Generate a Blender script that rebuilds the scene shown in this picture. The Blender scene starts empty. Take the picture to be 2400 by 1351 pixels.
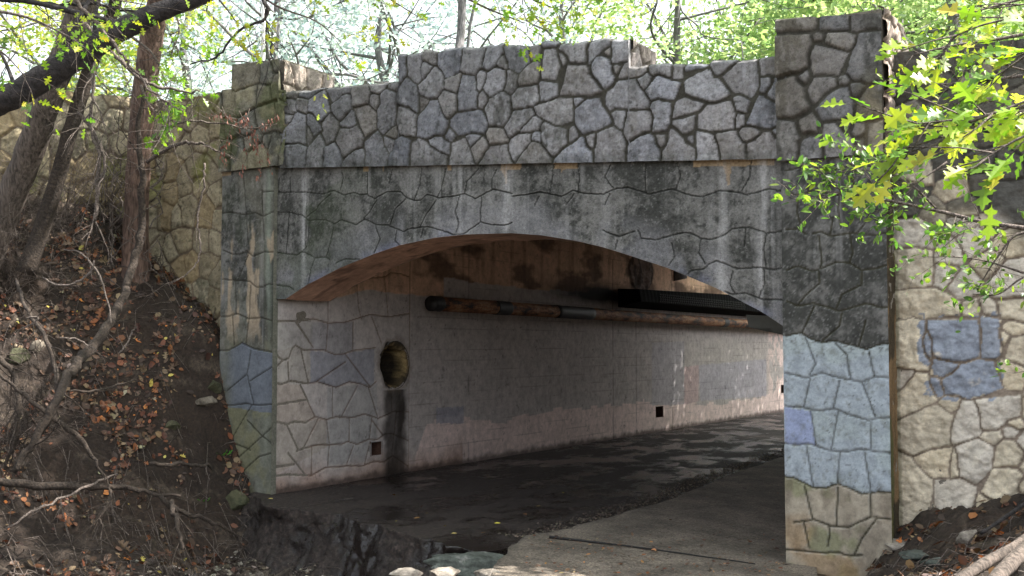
import bpy, math, random
import numpy as np
from mathutils import Vector, Matrix
random.seed(7); rng = np.random.default_rng(7)
S = bpy.context.scene
R = math.radians
# ------------------------------------------------------------------ camera
FPX = 2617.0; EYE = Vector((0, 0, 1.95)); YAW = R(30.75); PITCH = math.atan(140/FPX)
cd = bpy.data.cameras.new('camera'); cam = bpy.data.objects.new('camera', cd); S.collection.objects.link(cam)
cd.sensor_width = 36; cd.lens = FPX/2400*36; cd.clip_end = 2000; cd.clip_start = .05
cam.location = EYE; cam.rotation_euler = (R(90)+PITCH, 0, YAW); S.camera = cam
FW = Vector((-math.sin(YAW)*math.cos(PITCH), math.cos(YAW)*math.cos(PITCH), math.sin(PITCH)))
RT = Vector((math.cos(YAW), math.sin(YAW), 0)); UP = RT.cross(FW)
def ray(px, py): return FW + RT*((px-1200)/FPX) + UP*((675.5-py)/FPX)
def at(px, py, d): return EYE + ray(px, py)*d           # a point d metres along the view axis
# ------------------------------------------------------------------ light
SUN_EL = R(50); SUN_AZ = R(60)                           # azimuth from +Y towards +X
w = bpy.data.worlds.new("World"); S.world = w; w.use_nodes = True
nt = w.node_tree; bg = nt.nodes['Background']; sk = nt.nodes.new('ShaderNodeTexSky')
sk.sky_type = 'NISHITA'; sk.sun_disc = False; sk.sun_elevation = SUN_EL; sk.sun_rotation = SUN_AZ
sk.dust_density = 3.0; sk.ozone_density = 1.0
hs = nt.nodes.new('ShaderNodeHueSaturation'); hs.inputs['Saturation'].default_value = .25; nt.links.new(sk.outputs[0], hs.inputs['Color']); nt.links.new(hs.outputs[0], bg.inputs[0]); bg.inputs[1].default_value = 0.15
sl = bpy.data.lights.new('sun', 'SUN'); sl.energy = 4.6; sl.angle = R(.5); sl.color = (1, .93, .85)
so = bpy.data.objects.new('sun', sl); S.collection.objects.link(so)
SD = Vector((math.sin(SUN_AZ)*math.cos(SUN_EL), math.cos(SUN_AZ)*math.cos(SUN_EL), math.sin(SUN_EL)))
so.rotation_euler = SD.to_track_quat('Z', 'Y').to_euler()
S.view_settings.view_transform = 'Standard'; S.view_settings.look = 'None'; S.view_settings.exposure = 1.78
S.render.engine = 'CYCLES'; S.cycles.max_bounces = 6; S.cycles.transparent_max_bounces = 4
# ------------------------------------------------------------------ helpers
def _h(ix, iy, s):
    n = (ix.astype(np.int64)*374761393 + iy.astype(np.int64)*668265263 + s*1274126177) & 0xffffffff
    n = ((n ^ (n >> 13))*1274126177) & 0xffffffff
    return ((n ^ (n >> 16)) & 0xffff)/65535.0
def vn(x, y, s=0):
    x = np.asarray(x, float); y = np.asarray(y, float)
    ix = np.floor(x); iy = np.floor(y); fx = x-ix; fy = y-iy
    fx = fx*fx*(3-2*fx); fy = fy*fy*(3-2*fy)
    a = _h(ix, iy, s); b = _h(ix+1, iy, s); c = _h(ix, iy+1, s); d = _h(ix+1, iy+1, s)
    return (a+(b-a)*fx) + ((c+(d-c)*fx)-(a+(b-a)*fx))*fy
def fbm(x, y, s=0, o=4, g=.5):
    t = 0; a = 1; n = 0
    for k in range(o):
        t = t+a*vn(x*2**k+k*17.3, y*2**k-k*9.1, s+k*31); n += a; a *= g
    return t/n
def ss(a, b, x):
    t = np.clip((x-a)/(b-a+1e-9), 0, 1); return t*t*(3-2*t)
def mixc(C, col, m):
    return C*(1-m[..., None])+np.array(col)*m[..., None]
def tag(o, label=None, cat=None, group=None, kind=None):
    for k, v in (('label', label), ('category', cat), ('group', group), ('kind', kind)):
        if v: o[k] = v
    return o
def empty(name, loc=(0, 0, 0), label=None, cat=None, group=None):
    o = bpy.data.objects.new(name, None); S.collection.objects.link(o); o.location = loc; o.empty_display_size = .2
    bpy.context.view_layer.update()
    return tag(o, label, cat, group)
def link(name, me, mat, parent=None):
    o = bpy.data.objects.new(name, me); S.collection.objects.link(o)
    if mat: me.materials.append(mat)
    if parent:
        o.parent = parent; o.matrix_parent_inverse = Matrix.Translation(-Vector(parent.location))
    return o
def grid_obj(name, P, C, mat, parent=None, mask=None, smooth=True):
    nv, nu = P.shape[:2]; idx = np.arange(nv*nu).reshape(nv, nu)
    q = np.stack([idx[:-1, :-1], idx[:-1, 1:], idx[1:, 1:], idx[1:, :-1]], -1)
    q = q[mask] if mask is not None else q.reshape(-1, 4)
    me = bpy.data.meshes.new(name); me.vertices.add(nv*nu); me.vertices.foreach_set('co', P.reshape(-1).astype(np.float32))
    me.loops.add(len(q)*4); me.loops.foreach_set('vertex_index', q.reshape(-1).astype(np.int32))
    me.polygons.add(len(q)); me.polygons.foreach_set('loop_start', (np.arange(len(q))*4).astype(np.int32))
    me.polygons.foreach_set('use_smooth', np.full(len(q), smooth)); me.update(calc_edges=True)
    if C is not None: setcol(me, C.reshape(-1, 3))
    me.validate()
    return link(name, me, mat, parent)
def setcol(me, C):
    a = me.color_attributes.new('Col', 'FLOAT_COLOR', 'POINT')
    a.data.foreach_set('color', np.concatenate([np.clip(C, 0, 1), np.ones((len(C), 1))], 1).reshape(-1).astype(np.float32))
class MB:
    def __init__(s): s.v = []; s.f = []; s.c = []
    def add(s, vs, fs, col=None):
        o = len(s.v); s.v += [tuple(p) for p in vs]; s.f += [tuple(i+o for i in f) for f in fs]
        if col is not None: s.c += [col]*len(vs)
    def box(s, c, h, M=None):
        vs = [Vector((x*h[0], y*h[1], z*h[2])) for x in (-1, 1) for y in (-1, 1) for z in (-1, 1)]
        if M: vs = [M @ p for p in vs]
        s.add([p+Vector(c) for p in vs], [(0, 1, 3, 2), (4, 6, 7, 5), (0, 4, 5, 1), (2, 3, 7, 6), (0, 2, 6, 4), (1, 5, 7, 3)])
    def tube(s, pts, rad, n=8, wob=0.0, cap=True, col=None):
        pts = [Vector(p) for p in pts]; m = len(pts); vs = []; fs = []
        t = (pts[1]-pts[0]).normalized(); a = t.orthogonal().normalized()
        for i, p in enumerate(pts):
            t = (pts[min(i+1, m-1)]-pts[max(i-1, 0)])
            t = t.normalized() if t.length > 1e-9 else Vector((0, 0, 1))
            a = a-t*a.dot(t); a = a.normalized() if a.length > 1e-6 else t.orthogonal().normalized(); b = t.cross(a)
            for k in range(n):
                th = 2*math.pi*k/n; r = rad[i]*(1+(random.uniform(-wob, wob) if wob else 0))
                vs.append(p+(a*math.cos(th)+b*math.sin(th))*r)
        for i in range(m-1):
            for k in range(n):
                k2 = (k+1) % n; fs.append((i*n+k, i*n+k2, (i+1)*n+k2, (i+1)*n+k))
        if cap and n > 3: fs += [tuple(range(n))[::-1], tuple((m-1)*n+k for k in range(n))]
        s.add(vs, fs, col)
    def build(s, name, mat, parent=None, smooth=True):
        me = bpy.data.meshes.new(name); me.from_pydata(s.v, [], s.f)
        if smooth: me.polygons.foreach_set('use_smooth', [True]*len(me.polygons))
        if s.c: setcol(me, np.array(s.c))
        me.update(); return link(name, me, mat, parent)
def spline(P, k=6):
    P = [Vector(p) for p in P]; Q = [P[0]*2-P[1]]+P+[P[-1]*2-P[-2]]; out = []
    for i in range(1, len(Q)-2):
        for j in range(k):
            t = j/k; a, b, c, d = Q[i-1:i+3]
            out.append(.5*((2*b)+(c-a)*t+(2*a-5*b+4*c-d)*t*t+(3*b-a-3*c+d)*t**3))
    return out+[P[-1]]
def lerpl(L, n):
    return list(np.interp(np.linspace(0, 1, n), np.linspace(0, 1, len(L)), L))
# ------------------------------------------------------------------ materials
class NT:
    def __init__(s, name):
        s.m = bpy.data.materials.new(name); s.m.use_nodes = True; s.t = s.m.node_tree
        s.b = s.t.nodes['Principled BSDF']; s.out = s.t.nodes['Material Output']
    def n(s, ty, **k):
        x = s.t.nodes.new(ty)
        for a, v in k.items():
            if a in x.inputs.keys() if isinstance(a, str) else False: x.inputs[a].default_value = v
            else: setattr(x, a, v)
        return x
    def l(s, a, b): s.t.links.new(a, b)
    def noise(s, scale, detail=4, rough=.6, vec=None, sc=None):
        x = s.t.nodes.new('ShaderNodeTexNoise'); x.inputs['Scale'].default_value = scale
        x.inputs['Detail'].default_value = detail; x.inputs['Roughness'].default_value = rough
        tc = s.t.nodes.new('ShaderNodeNewGeometry'); mp = s.t.nodes.new('ShaderNodeMapping')
        s.l(tc.outputs['Position'], mp.inputs[0])
        if sc: mp.inputs['Scale'].default_value = sc
        s.l(mp.outputs[0], x.inputs['Vector']); return x
    def ramp(s, fac, stops):
        r = s.t.nodes.new('ShaderNodeValToRGB'); s.l(fac, r.inputs[0]); e = r.color_ramp.elements
        while len(e) < len(stops): e.new(.5)
        for i, (p, c) in enumerate(stops): e[i].position = p; e[i].color = (*c, 1) if len(c) == 3 else c
        return r.outputs[0]
    def mul(s, a, b, f=1.0):
        m = s.t.nodes.new('ShaderNodeMix'); m.data_type = 'RGBA'; m.blend_type = 'MULTIPLY'; m.inputs[0].default_value = f
        s.l(a, m.inputs[6]); s.l(b, m.inputs[7]); return m.outputs[2]
    def mix(s, f, a, b):
        m = s.t.nodes.new('ShaderNodeMix'); m.data_type = 'RGBA'; s.l(f, m.inputs[0])
        for v, i in ((a, 6), (b, 7)):
            if isinstance(v, tuple): m.inputs[i].default_value = (*v, 1)
            else: s.l(v, m.inputs[i])
        return m.outputs[2]
    def bump(s, h, st, d):
        b = s.t.nodes.new('ShaderNodeBump'); b.inputs['Strength'].default_value = st; b.inputs['Distance'].default_value = d
        s.l(h, b.inputs['Height']); s.l(b.outputs[0], s.b.inputs['Normal']); return b
def g3(v): return (v, v, v)
def masonry(name, lo=.55, hi=1.3, bst=.7, bd=.012, pits=True):
    m = NT(name); a = m.n('ShaderNodeAttribute', attribute_name='Col')
    n1 = m.noise(38, 6, .75); n2 = m.noise(9, 5, .7)
    c = m.mul(a.outputs['Color'], m.ramp(n1.outputs[0], [(.32, g3(lo)), (.5, g3(1)), (.68, g3(hi))]))
    c = m.mul(c, m.ramp(n2.outputs[0], [(.3, g3(.72)), (.55, g3(1.05)), (.7, g3(1.2))]))
    if pits:
        v = m.noise(120, 2, .6); c = m.mul(c, m.ramp(v.outputs[0], [(.33, g3(.45)), (.4, g3(1))]))
    m.l(c, m.b.inputs['Base Color']); m.b.inputs['Roughness'].default_value = .92; m.b.inputs['Specular IOR Level'].default_value = .25
    mx = m.n('ShaderNodeMath', operation='ADD'); m.l(n1.outputs[0], mx.inputs[0]); m.l(n2.outputs[0], mx.inputs[1])
    m.bump(mx.outputs[0], bst, bd); return m.m
M_STONE = masonry('stone', .66, 1.2); M_CONC = masonry('concrete', .6, 1.3, .45, .006); M_PALE = masonry('limestone', .82, 1.12, .8, .016, False)
M_CONC2 = masonry('pier_concrete', .80, 1.14, .3, .004, False)
M_WALL = masonry('painted_concrete', .86, 1.08, .2, .003, False)
def simple(name, col, rough=.8, metal=0, ns=20, lo=.6, hi=1.3, bst=.4, bd=.01, sc=None):
    m = NT(name); n = m.noise(ns, 6, .7, sc=sc); base = m.n('ShaderNodeRGB'); base.outputs[0].default_value = (*col, 1)
    m.l(m.mul(base.outputs[0], m.ramp(n.outputs[0], [(.3, g3(lo)), (.7, g3(hi))])), m.b.inputs['Base Color'])
    m.b.inputs['Roughness'].default_value = rough; m.b.inputs['Metallic'].default_value = metal
    m.bump(n.outputs[0], bst, bd); return m.m
def bark(name, c1, c2, sc=(1, 1, .18), s=34):
    m = NT(name); n = m.noise(s, 5, .65, sc=sc); n2 = m.noise(4, 3)
    c = m.ramp(n.outputs[0], [(.36, c1), (.62, c2)]); c = m.mul(c, m.ramp(n2.outputs[0], [(.3, g3(.7)), (.7, g3(1.25))]))
    m.l(c, m.b.inputs['Base Color']); m.b.inputs['Roughness'].default_value = .9; m.bump(n.outputs[0], 1, .03); return m.m
M_BARK = bark('bark', (.035, .028, .022), (.15, .12, .10)); M_BARKD = bark('dark_bark', (.008, .007, .007), (.035, .03, .03), (1, 1, 1), 22)
M_BARKR = bark('red_bark', (.05, .03, .022), (.20, .13, .10)); M_TWIG = bark('twig_bark', (.05, .04, .034), (.22, .18, .155), (1, 1, 1), 60)
M_ROOT = bark('root_bark', (.018, .013, .010), (.062, .046, .034), (1, 1, 1), 40)
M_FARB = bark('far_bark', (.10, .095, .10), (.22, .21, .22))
def leafmat(name, trans=.5, rough=.4, tint=(1.2, 1.3, .5)):
    m = NT(name); a = m.n('ShaderNodeAttribute', attribute_name='Col')
    m.l(a.outputs['Color'], m.b.inputs['Base Color']); m.b.inputs['Roughness'].default_value = rough; m.b.inputs['Specular IOR Level'].default_value = .5
    t = m.n('ShaderNodeBsdfTranslucent'); rgb = m.n('ShaderNodeRGB'); rgb.outputs[0].default_value = (*tint, 1)
    m.l(m.mul(a.outputs['Color'], rgb.outputs[0]), t.inputs[0])
    x = m.n('ShaderNodeMixShader'); x.inputs[0].default_value = trans
    m.l(m.b.outputs[0], x.inputs[1]); m.l(t.outputs[0], x.inputs[2]); m.l(x.outputs[0], m.out.inputs[0]); return m.m
M_LEAF = leafmat('leaf'); M_FARLEAF = leafmat('far_leaf', .6, .35, (1.15, 1.2, 1.0)); M_DRY = leafmat('dry_leaf', .15, .55, (1.3, 1, .6))
# ------------------------------------------------------------------ planes of the masonry
D = 9.95; SF = .80
class Pl:
    def __init__(s, O, U, N): s.O = Vector(O); s.U = Vector(U).normalized(); s.N = Vector(N).normalized()
    def uv(s, px, py):
        r = ray(px, py); t = (s.O-EYE).dot(s.N)/r.dot(s.N); p = EYE+r*t
        return ((p-s.O).dot(s.U), p.z, t)
    def P(s, u, v, h):
        O, U, N = np.array(s.O), np.array(s.U), np.array(s.N)
        return O+U*u[..., None]+N*h[..., None]+np.array((0, 0, 1.))*v[..., None]
FAC = Pl((0, D, 0), (1, 0, 0), (0, -1, 0))
XL = FAC.uv(645, 900)[0]; XR = FAC.uv(1845, 1100)[0]
TW = Pl((XL, 0, 0), (0, 1, 0), (1, 0, 0))
RW = Pl((0, D+.30, 0), (1, 0, 0), (0, -1, 0))
LWA = Pl((0, D+.14, 0), (1, 0, 0), (0, -1, 0))
B0 = Vector((-11.3, D+.14, 0)); B1 = Vector((-14.5, 7.7, 0)); bu = (B0-B1).normalized()
LWB = Pl(B0, bu, Vector((bu.y, -bu.x, 0)))
def poly(pl, s, sc=1, ox=0, oy=0):
    out = []
    for ln in s.strip().split(';'):
        if not ln.strip(): continue
        a = [float(t) for t in ln.replace(',', ' ').split()]
        out.append([pl.uv(a[i]/sc+ox, a[i+1]/sc+oy)[:2] for i in range(0, len(a), 2)])
    return out
def seeds(pl, s, sc=1, ox=0, oy=0):
    out = []
    for st in s.strip().split(';'):
        if not st.strip(): continue
        c = []
        for tr in st.split():
            a = [float(t) for t in tr.split(',')]; r = a[2] if len(a) > 2 else 25
            u, v, t = pl.uv(a[0]/sc+ox, a[1]/sc+oy); c.append((u, v, r/sc/FPX*t*1.1))
        out.append(c)
    return out
def cells(sd, u, v, warp=.018, seed=0):
    wu = u+(fbm(u*4, v*4, seed+1, 2)-.5)*1.4*warp+(fbm(u*18, v*18, seed+5, 2)-.5)*warp*.8
    wv = v+(fbm(u*4, v*4, seed+2, 2)-.5)*1.4*warp+(fbm(u*18, v*18, seed+6, 2)-.5)*warp*.8
    f1 = np.full(u.shape, 99.); f2 = f1.copy(); idn = np.zeros(u.shape, int)
    x1 = np.zeros(u.shape); y1 = x1.copy(); x2 = x1.copy()+9; y2 = x1.copy()+9; cu = x1.copy(); cv = x1.copy()
    for k, st in enumerate(sd):
        d = np.full(u.shape, 99.); dx = x1*0; dy = x1*0
        for a, b, r in st:
            q = (wu-a)**2+(wv-b)**2-r*r; n = q < d; d = np.where(n, q, d); dx = np.where(n, a, dx); dy = np.where(n, b, dy)
        n = d < f1; n2 = ~n & (d < f2)
        f2 = np.where(n, f1, np.where(n2, d, f2)); x2 = np.where(n, x1, np.where(n2, dx, x2)); y2 = np.where(n, y1, np.where(n2, dy, y2))
        idn = np.where(n, k, idn); f1 = np.where(n, d, f1); x1 = np.where(n, dx, x1); y1 = np.where(n, dy, y1)
        mu = sum(c[0] for c in st)/len(st); mv = sum(c[1] for c in st)/len(st)
        cu = np.where(n, mu, cu); cv = np.where(n, mv, cv)
    g = (f2-f1)/(np.hypot(x1-x2, y1-y2)+1e-6)
    return g, idn, u-cu, v-cv
def hull(P):
    P = P[np.lexsort((P[:, 1], P[:, 0]))]
    def half(Q):
        o = []
        for p in Q:
            while len(o) > 1 and (o[-1][0]-o[-2][0])*(p[1]-o[-2][1])-(o[-1][1]-o[-2][1])*(p[0]-o[-2][0]) <= 0: o.pop()
            o.append((float(p[0]), float(p[1])))
        return o[:-1]
    return half(P)+half(P[::-1])
def simp(H, n):
    H = list(H)
    while len(H) > n:
        A = []
        for i in range(len(H)):
            a, b, c = H[i-1], H[i], H[(i+1) % len(H)]; A.append(abs((b[0]-a[0])*(c[1]-a[1])-(b[1]-a[1])*(c[0]-a[0])))
        k = int(np.argmin(A)); H.pop(k)
    return H
def stones(sd, u, v, warp=.010, seed=0):
    """each stone a convex many-sided block: the hull of its cell, corners knocked to a few straight edges"""
    gu = np.arange(u.min()-.05, u.max()+.05, .02); gv = np.arange(v.min()-.05, v.max()+.05, .02); GU, GV = np.meshgrid(gu, gv)
    _, gi, _, _ = cells(sd, GU, GV, .004, seed)
    wu = u+(fbm(u*4, v*4, seed+1, 2)-.5)*1.4*warp+(fbm(u*20, v*20, seed+5, 2)-.5)*warp; wv = v+(fbm(u*4, v*4, seed+2, 2)-.5)*1.4*warp+(fbm(u*20, v*20, seed+6, 2)-.5)*warp
    s1 = np.full(u.shape, -.5); s2 = s1.copy(); idn = np.zeros(u.shape, int); cu = np.zeros(u.shape); cv = cu.copy(); rg = np.random.default_rng(seed)
    for k in range(len(sd)):
        mk = gi == k
        if mk.sum() < 3: continue
        H = simp(hull(np.stack([GU[mk], GV[mk]], 1)), int(rg.integers(5, 8)))
        if len(H) < 3: continue
        hx = [p[0] for p in H]; hy = [p[1] for p in H]; mb_ = (wu > min(hx)-.1) & (wu < max(hx)+.1) & (wv > min(hy)-.1) & (wv < max(hy)+.1)
        if not mb_.any(): continue
        U = wu[mb_]; V = wv[mb_]; d = np.full(U.shape, 9.)
        for i in range(len(H)):
            a, b = H[i-1], H[i]; L = math.hypot(b[0]-a[0], b[1]-a[1])+1e-9; d = np.minimum(d, ((b[0]-a[0])*(V-a[1])-(b[1]-a[1])*(U-a[0]))/L+.012)
        S1 = s1[mb_]; S2 = s2[mb_]; n = d > S1; S2 = np.where(n, S1, np.maximum(S2, d)); s1[mb_] = np.where(n, d, S1); s2[mb_] = S2
        I = idn[mb_]; idn[mb_] = np.where(n, k, I); c = cu[mb_]; cu[mb_] = np.where(n, sum(hx)/len(hx), c); c = cv[mb_]; cv[mb_] = np.where(n, sum(hy)/len(hy), c)
    return np.minimum(2*s1, s1-s2), idn, u-cu, v-cv
def polydist(pls, u, v):
    d = np.full(u.shape, 9.)
    for pl in pls:
        for (a, b), (c, e) in zip(pl[:-1], pl[1:]):
            m = (u > min(a, c)-.12) & (u < max(a, c)+.12) & (v > min(b, e)-.12) & (v < max(b, e)+.12)
            if not m.any(): continue
            L = (c-a)**2+(e-b)**2+1e-9; U = u[m]; V = v[m]
            t = np.clip(((U-a)*(c-a)+(V-b)*(e-b))/L, 0, 1)
            d[m] = np.minimum(d[m], np.hypot(U-a-t*(c-a), V-b-t*(e-b)))
    return d
def inpoly(pts, u, v, w=.012, s=3):
    u = u+(fbm(u*14, v*14, s, 2)-.5)*w*2; v = v+(fbm(u*14, v*14, s+9, 2)-.5)*w*2
    r = np.zeros(u.shape, bool); n = len(pts)
    for i in range(n):
        (a, b), (c, e) = pts[i], pts[(i+1) % n]
        r ^= ((b > v) != (e > v)) & (u < (c-a)*(v-b)/((e-b) if abs(e-b) > 1e-9 else 1e-9)+a)
    return r.astype(float)
def rnd(idn, s): return _h(idn.astype(float), idn*0.+s*7, s)
def jit_seeds(u0, u1, v0, v1, dx, dy, s=1, r=.05):
    rg = np.random.default_rng(s); out = []; row = 0; v = v0
    while v < v1:
        u = u0+(row % 2)*dx*.5
        while u < u1:
            out.append([(u+rg.uniform(-.3, .3)*dx, v+rg.uniform(-.32, .32)*dy, rg.uniform(0, r))])
            if rg.random() < .4: out[-1].append((out[-1][0][0]+rg.uniform(-.3, .3)*dx, out[-1][0][1]+rg.uniform(.2, .5)*dy, rg.uniform(0, r)))
            u += dx
        v += dy; row += 1
    return out
def stone_h(sd, u, v, depth, mort, seed, tilt=.05, rough=.012):
    g, idn, du, dv = stones(sd, u, v, seed=seed)
    mw = mort*(.55+1.1*fbm(u*2.5, v*2.5, seed+4, 2)); m = ss(mw*.7, mw*1.25, g+(fbm(u*25, v*25, seed+3, 2)-.5)*mort*.6)
    h = m*(depth*(.8+.2*ss(mort, mort*4, g))+ (rnd(idn, 3)-.5)*depth*.9+du*(rnd(idn, 4)-.5)*tilt*2+dv*(rnd(idn, 5)-.5)*tilt*2)
    h = h+(fbm(u*9, v*9, seed+11, 5, .6)-.5)*rough*2*(.5+m)+(fbm(u*40, v*40, seed+12, 2)-.5)*rough*.5
    return h, m, idn
def stone_c(u, v, m, idn, base, mortar, seed, var=.35, dark=.35, stain=(.035, .037, .03), spk=.55):
    t = (1-var/2+var*rnd(idn, 8))[..., None]
    C = np.array(base)*t*(1+(rnd(idn, 9)-.5)[..., None]*np.array((.10, .03, -.10)))
    C = C*(0.75+.5*fbm(u*4, v*2.2, seed+21, 4)[..., None])
    st = ss(.52, .66, fbm(u*2.3, v*1.1, seed+31, 5, .6)+.15*(fbm(u*22, v*14, seed+33, 3)-.5))*dark
    C = mixc(C, stain, st)
    bl = ss(.60, .72, fbm(u*30, v*26, seed+36, 3, .7))*spk; C = mixc(C, stain, bl); C = mixc(C, np.array(base)*1.5, ss(.55, .7, fbm(u*16, v*9, seed+41, 4, .7))*.5); C = mixc(C, (.20, .165, .12), ss(.6, .85, rnd(idn, 44))*.3)
    return mixc(C, mortar, 1-m)
def mgrid(us, bot, top, step):
    us = np.asarray(us); b = np.array([bot(x) for x in us]); t = np.array([top(x) for x in us])
    nv = max(3, int(np.max(t-b)/step)); f = np.linspace(0, 1, nv)[:, None]
    return np.repeat(us[None], nv, 0), b[None]+(t-b)[None]*f
def rng_(a, b, st): return np.linspace(a, b, max(2, int(abs(b-a)/st)+1))
ST = .0125
def lin(pl, p, q):
    a = pl.uv(*p); b = pl.uv(*q); k = (b[1]-a[1])/(b[0]-a[0]); return lambda x: a[1]+k*(x-a[0])

# ================================================================== BRIDGE
bridge = empty('stone_bridge', (XL, D, 0), 'old stone and concrete footbridge with a low arch opening, stepped rubble parapet and square piers', 'bridge')
base_l = lin(FAC, (680, 396), (1838, 375))
top_l = lin(FAC, (780, 207), (943, 195)); top_m = lin(FAC, (943, 128), (1480, 87)); top_r = lin(FAC, (1535, 150), (1838, 138))
X0 = FAC.uv(682, 300)[0]; X1 = FAC.uv(943, 200)[0]; X2 = FAC.uv(1480, 120)[0]; X3 = FAC.uv(1838, 300)[0]
def ptop(x):
    return (top_l(x) if x < X1 else top_m(x) if x < X2 else top_r(x))
Z2 = """655,405,30; 760,400,40 820,400,30; 1000,395,25 1080,368,20; 1200,425,60; 1320,365,45 1370,350,20; 1300,465,18; 1440,345,25;
1510,200,12 1510,140,12 1510,265,10; 1610,195,60 1600,130,35 1610,260,35; 1740,135,40; 1715,210,22; 1890,170,60 1850,120,30 1930,120,30 1900,225,25;
2070,150,75 2070,210,50 2110,90,35; 2240,120,45 2220,180,20; 2310,190,20; 1790,270,35 1770,340,60 1710,390,40; 1920,320,28; 2050,330,55 2040,440,65 2030,500,40;
2130,330,10 2125,290,8; 2270,300,80 2230,370,60; 2170,440,12; 1560,340,30 1560,420,70 1620,470,30; 1680,460,12; 1870,470,38 1870,540,28;
1400,440,45 1400,540,48 1400,640,48; 1540,590,55 1560,680,50; 1760,540,45 1740,640,75 1700,690,40 1830,690,30; 2030,630,80 1960,660,50 2110,650,50; 2280,520,95 2290,600,70;
1060,460,45 1040,540,48; 840,480,55 880,560,50; 640,500,30 640,540,20; 740,490,38; 1220,590,65 1230,660,50; 1090,640,35; 950,660,45 940,730,18; 820,620,25 830,690,30;
700,620,38 680,720,50 740,740,20; 630,600,12; 775,730,12; 690,870,60 690,950,60; 850,790,30 840,880,50 830,960,40; 1060,760,45 1150,750,45 1080,840,25;
970,900,50 960,950,30; 1160,920,40 1130,960,20; 1300,800,40 1310,900,65 1340,960,50; 1420,800,18; 1505,810,40 1500,910,42 1470,970,20; 1660,850,50 1750,910,55 1640,940,50 1840,950,25;
1800,790,45 1860,830,20; 1895,740,18; 1970,820,55 1980,920,65 1930,960,30; 2080,750,28; 2130,830,35; 2270,750,60; 2270,870,60 2230,920,30 2330,930,20; 1440,740,15"""
Z3 = """70,180,75 40,120,40 50,250,30; 210,150,32 205,120,18; 320,90,25 270,95,12; 300,180,50 320,260,55 330,330,28; 500,120,45 540,190,45 450,100,25 560,100,28;
690,100,55 640,150,18 745,110,22; 890,130,65 860,90,50 960,140,55 850,200,35; 430,165,18; 160,330,55 120,380,28 210,280,28; 10,400,35 0,350,30; 140,470,55 90,540,28 190,520,38;
310,440,50 280,480,28 350,480,28; 530,300,55 500,400,85 600,440,55 450,460,48 660,470,28; 730,220,45 740,300,65 770,360,35; 770,155,16; 840,280,16; 960,290,45 900,310,28 1030,290,22;
1190,280,45 1240,300,18 1130,265,18; 1330,270,36 1320,310,18; 1460,250,36 1410,270,18 1510,235,18; 1680,250,55 1620,290,28 1760,220,20; 2060,270,65 2100,300,36 2010,240,28;
1850,350,75 1780,390,55 1910,430,45 1900,270,55 1730,330,26; 1060,370,18 1055,400,14; 2040,400,32 2010,440,12; 2100,440,36 2060,490,26 2130,380,18;
930,440,75 860,520,55 990,530,65 800,550,26 1040,550,26; 1170,380,45 1220,440,55 1140,460,36 1310,450,34; 1530,330,45 1500,430,85 1620,450,55 1450,390,36 1680,500,26; 1820,540,30 1840,580,12;
1990,580,55 2000,670,75 2080,680,45 1920,680,36 1980,520,12; 430,560,55 330,610,62 240,600,25 430,690,45 360,690,34; 560,520,16; 620,620,75 600,720,62 700,680,52 770,710,16 650,560,28;
860,640,24 870,720,16; 980,680,55 1060,700,45 960,780,25 1110,690,18; 1200,570,48 1205,650,50 1200,740,35; 1380,590,42 1340,640,25 1470,570,16; 1410,720,36 1400,770,16 1340,710,12 1440,690,16;
1620,670,85 1540,680,45 1710,650,55 1720,710,36 1530,720,28 1720,590,18; 1810,690,16; 110,660,36 80,700,26 30,750,24 150,640,18; 180,720,42 130,760,16; 330,830,55 300,770,28 420,820,34 350,900,16;
500,810,16; 215,830,14; 90,870,45 60,920,34 140,840,26 30,950,12; 190,950,45 120,980,26 270,980,26 200,890,12; 550,930,36 480,970,34 600,980,34 560,880,12 420,990,16; 640,860,20;
760,850,55 770,930,75 720,960,36 850,960,36 850,870,26 830,790,20; 1080,880,62 1000,920,45 1130,950,36 1020,960,26; 1210,820,16 1200,860,12; 1310,860,26 1310,940,55 1270,950,26 1400,940,34 1290,790,12;
1420,840,16; 1550,870,52 1560,950,36 1510,820,26 1610,930,26; 1740,850,52 1760,930,52 1690,820,16 1820,940,16; 1890,790,32 1860,800,16 1940,780,12; 2020,850,45 2000,920,52 2090,920,52 1920,920,36 2060,960,26; 2130,800,20"""
sd_par = seeds(FAC, Z2, 3.377, 500, 100)+seeds(FAC, Z3, 3.377, 1200, 80)
us = np.concatenate([rng_(X0-.1, X1-.001, ST), rng_(X1, X2-.001, ST), rng_(X2, X3+.05, ST)])
u, v = mgrid(us, base_l, ptop, ST)
h, m, idn = stone_h(sd_par, u, v, .028, .017+.012*ss(-6.2, -4.8, u), 10, .07, .016)
h += .045
rim = np.linspace(0, 1, u.shape[0])[:, None]*np.ones_like(u)
tp = np.array([ptop(x) for x in us])[None]
h -= .05*(1-ss(0, .035, tp-v))
jag = (fbm(us*6, us*0+3, 5, 3)-.5)*.05+(rnd(idn[-1], 12)-.5)*.03
vj = v+jag[None]*ss(.7, 1, rim)
C = stone_c(u, v, m, idn, (.25, .25, .27), (.07, .066, .055), 10, .45, .5)
gl = 1-ss(X0, X0+2.0, u); C = mixc(C, (.085, .09, .075), gl*.45*ss(.35, .6, fbm(u*3, v*3, 77)))
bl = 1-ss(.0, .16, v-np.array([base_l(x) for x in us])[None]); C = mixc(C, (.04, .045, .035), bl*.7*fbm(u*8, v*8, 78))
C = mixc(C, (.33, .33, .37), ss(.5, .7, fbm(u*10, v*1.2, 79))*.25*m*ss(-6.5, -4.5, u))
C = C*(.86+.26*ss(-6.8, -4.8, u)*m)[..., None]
parapet = grid_obj('parapet', FAC.P(u, vj, h), C, M_STONE, bridge)
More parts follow.
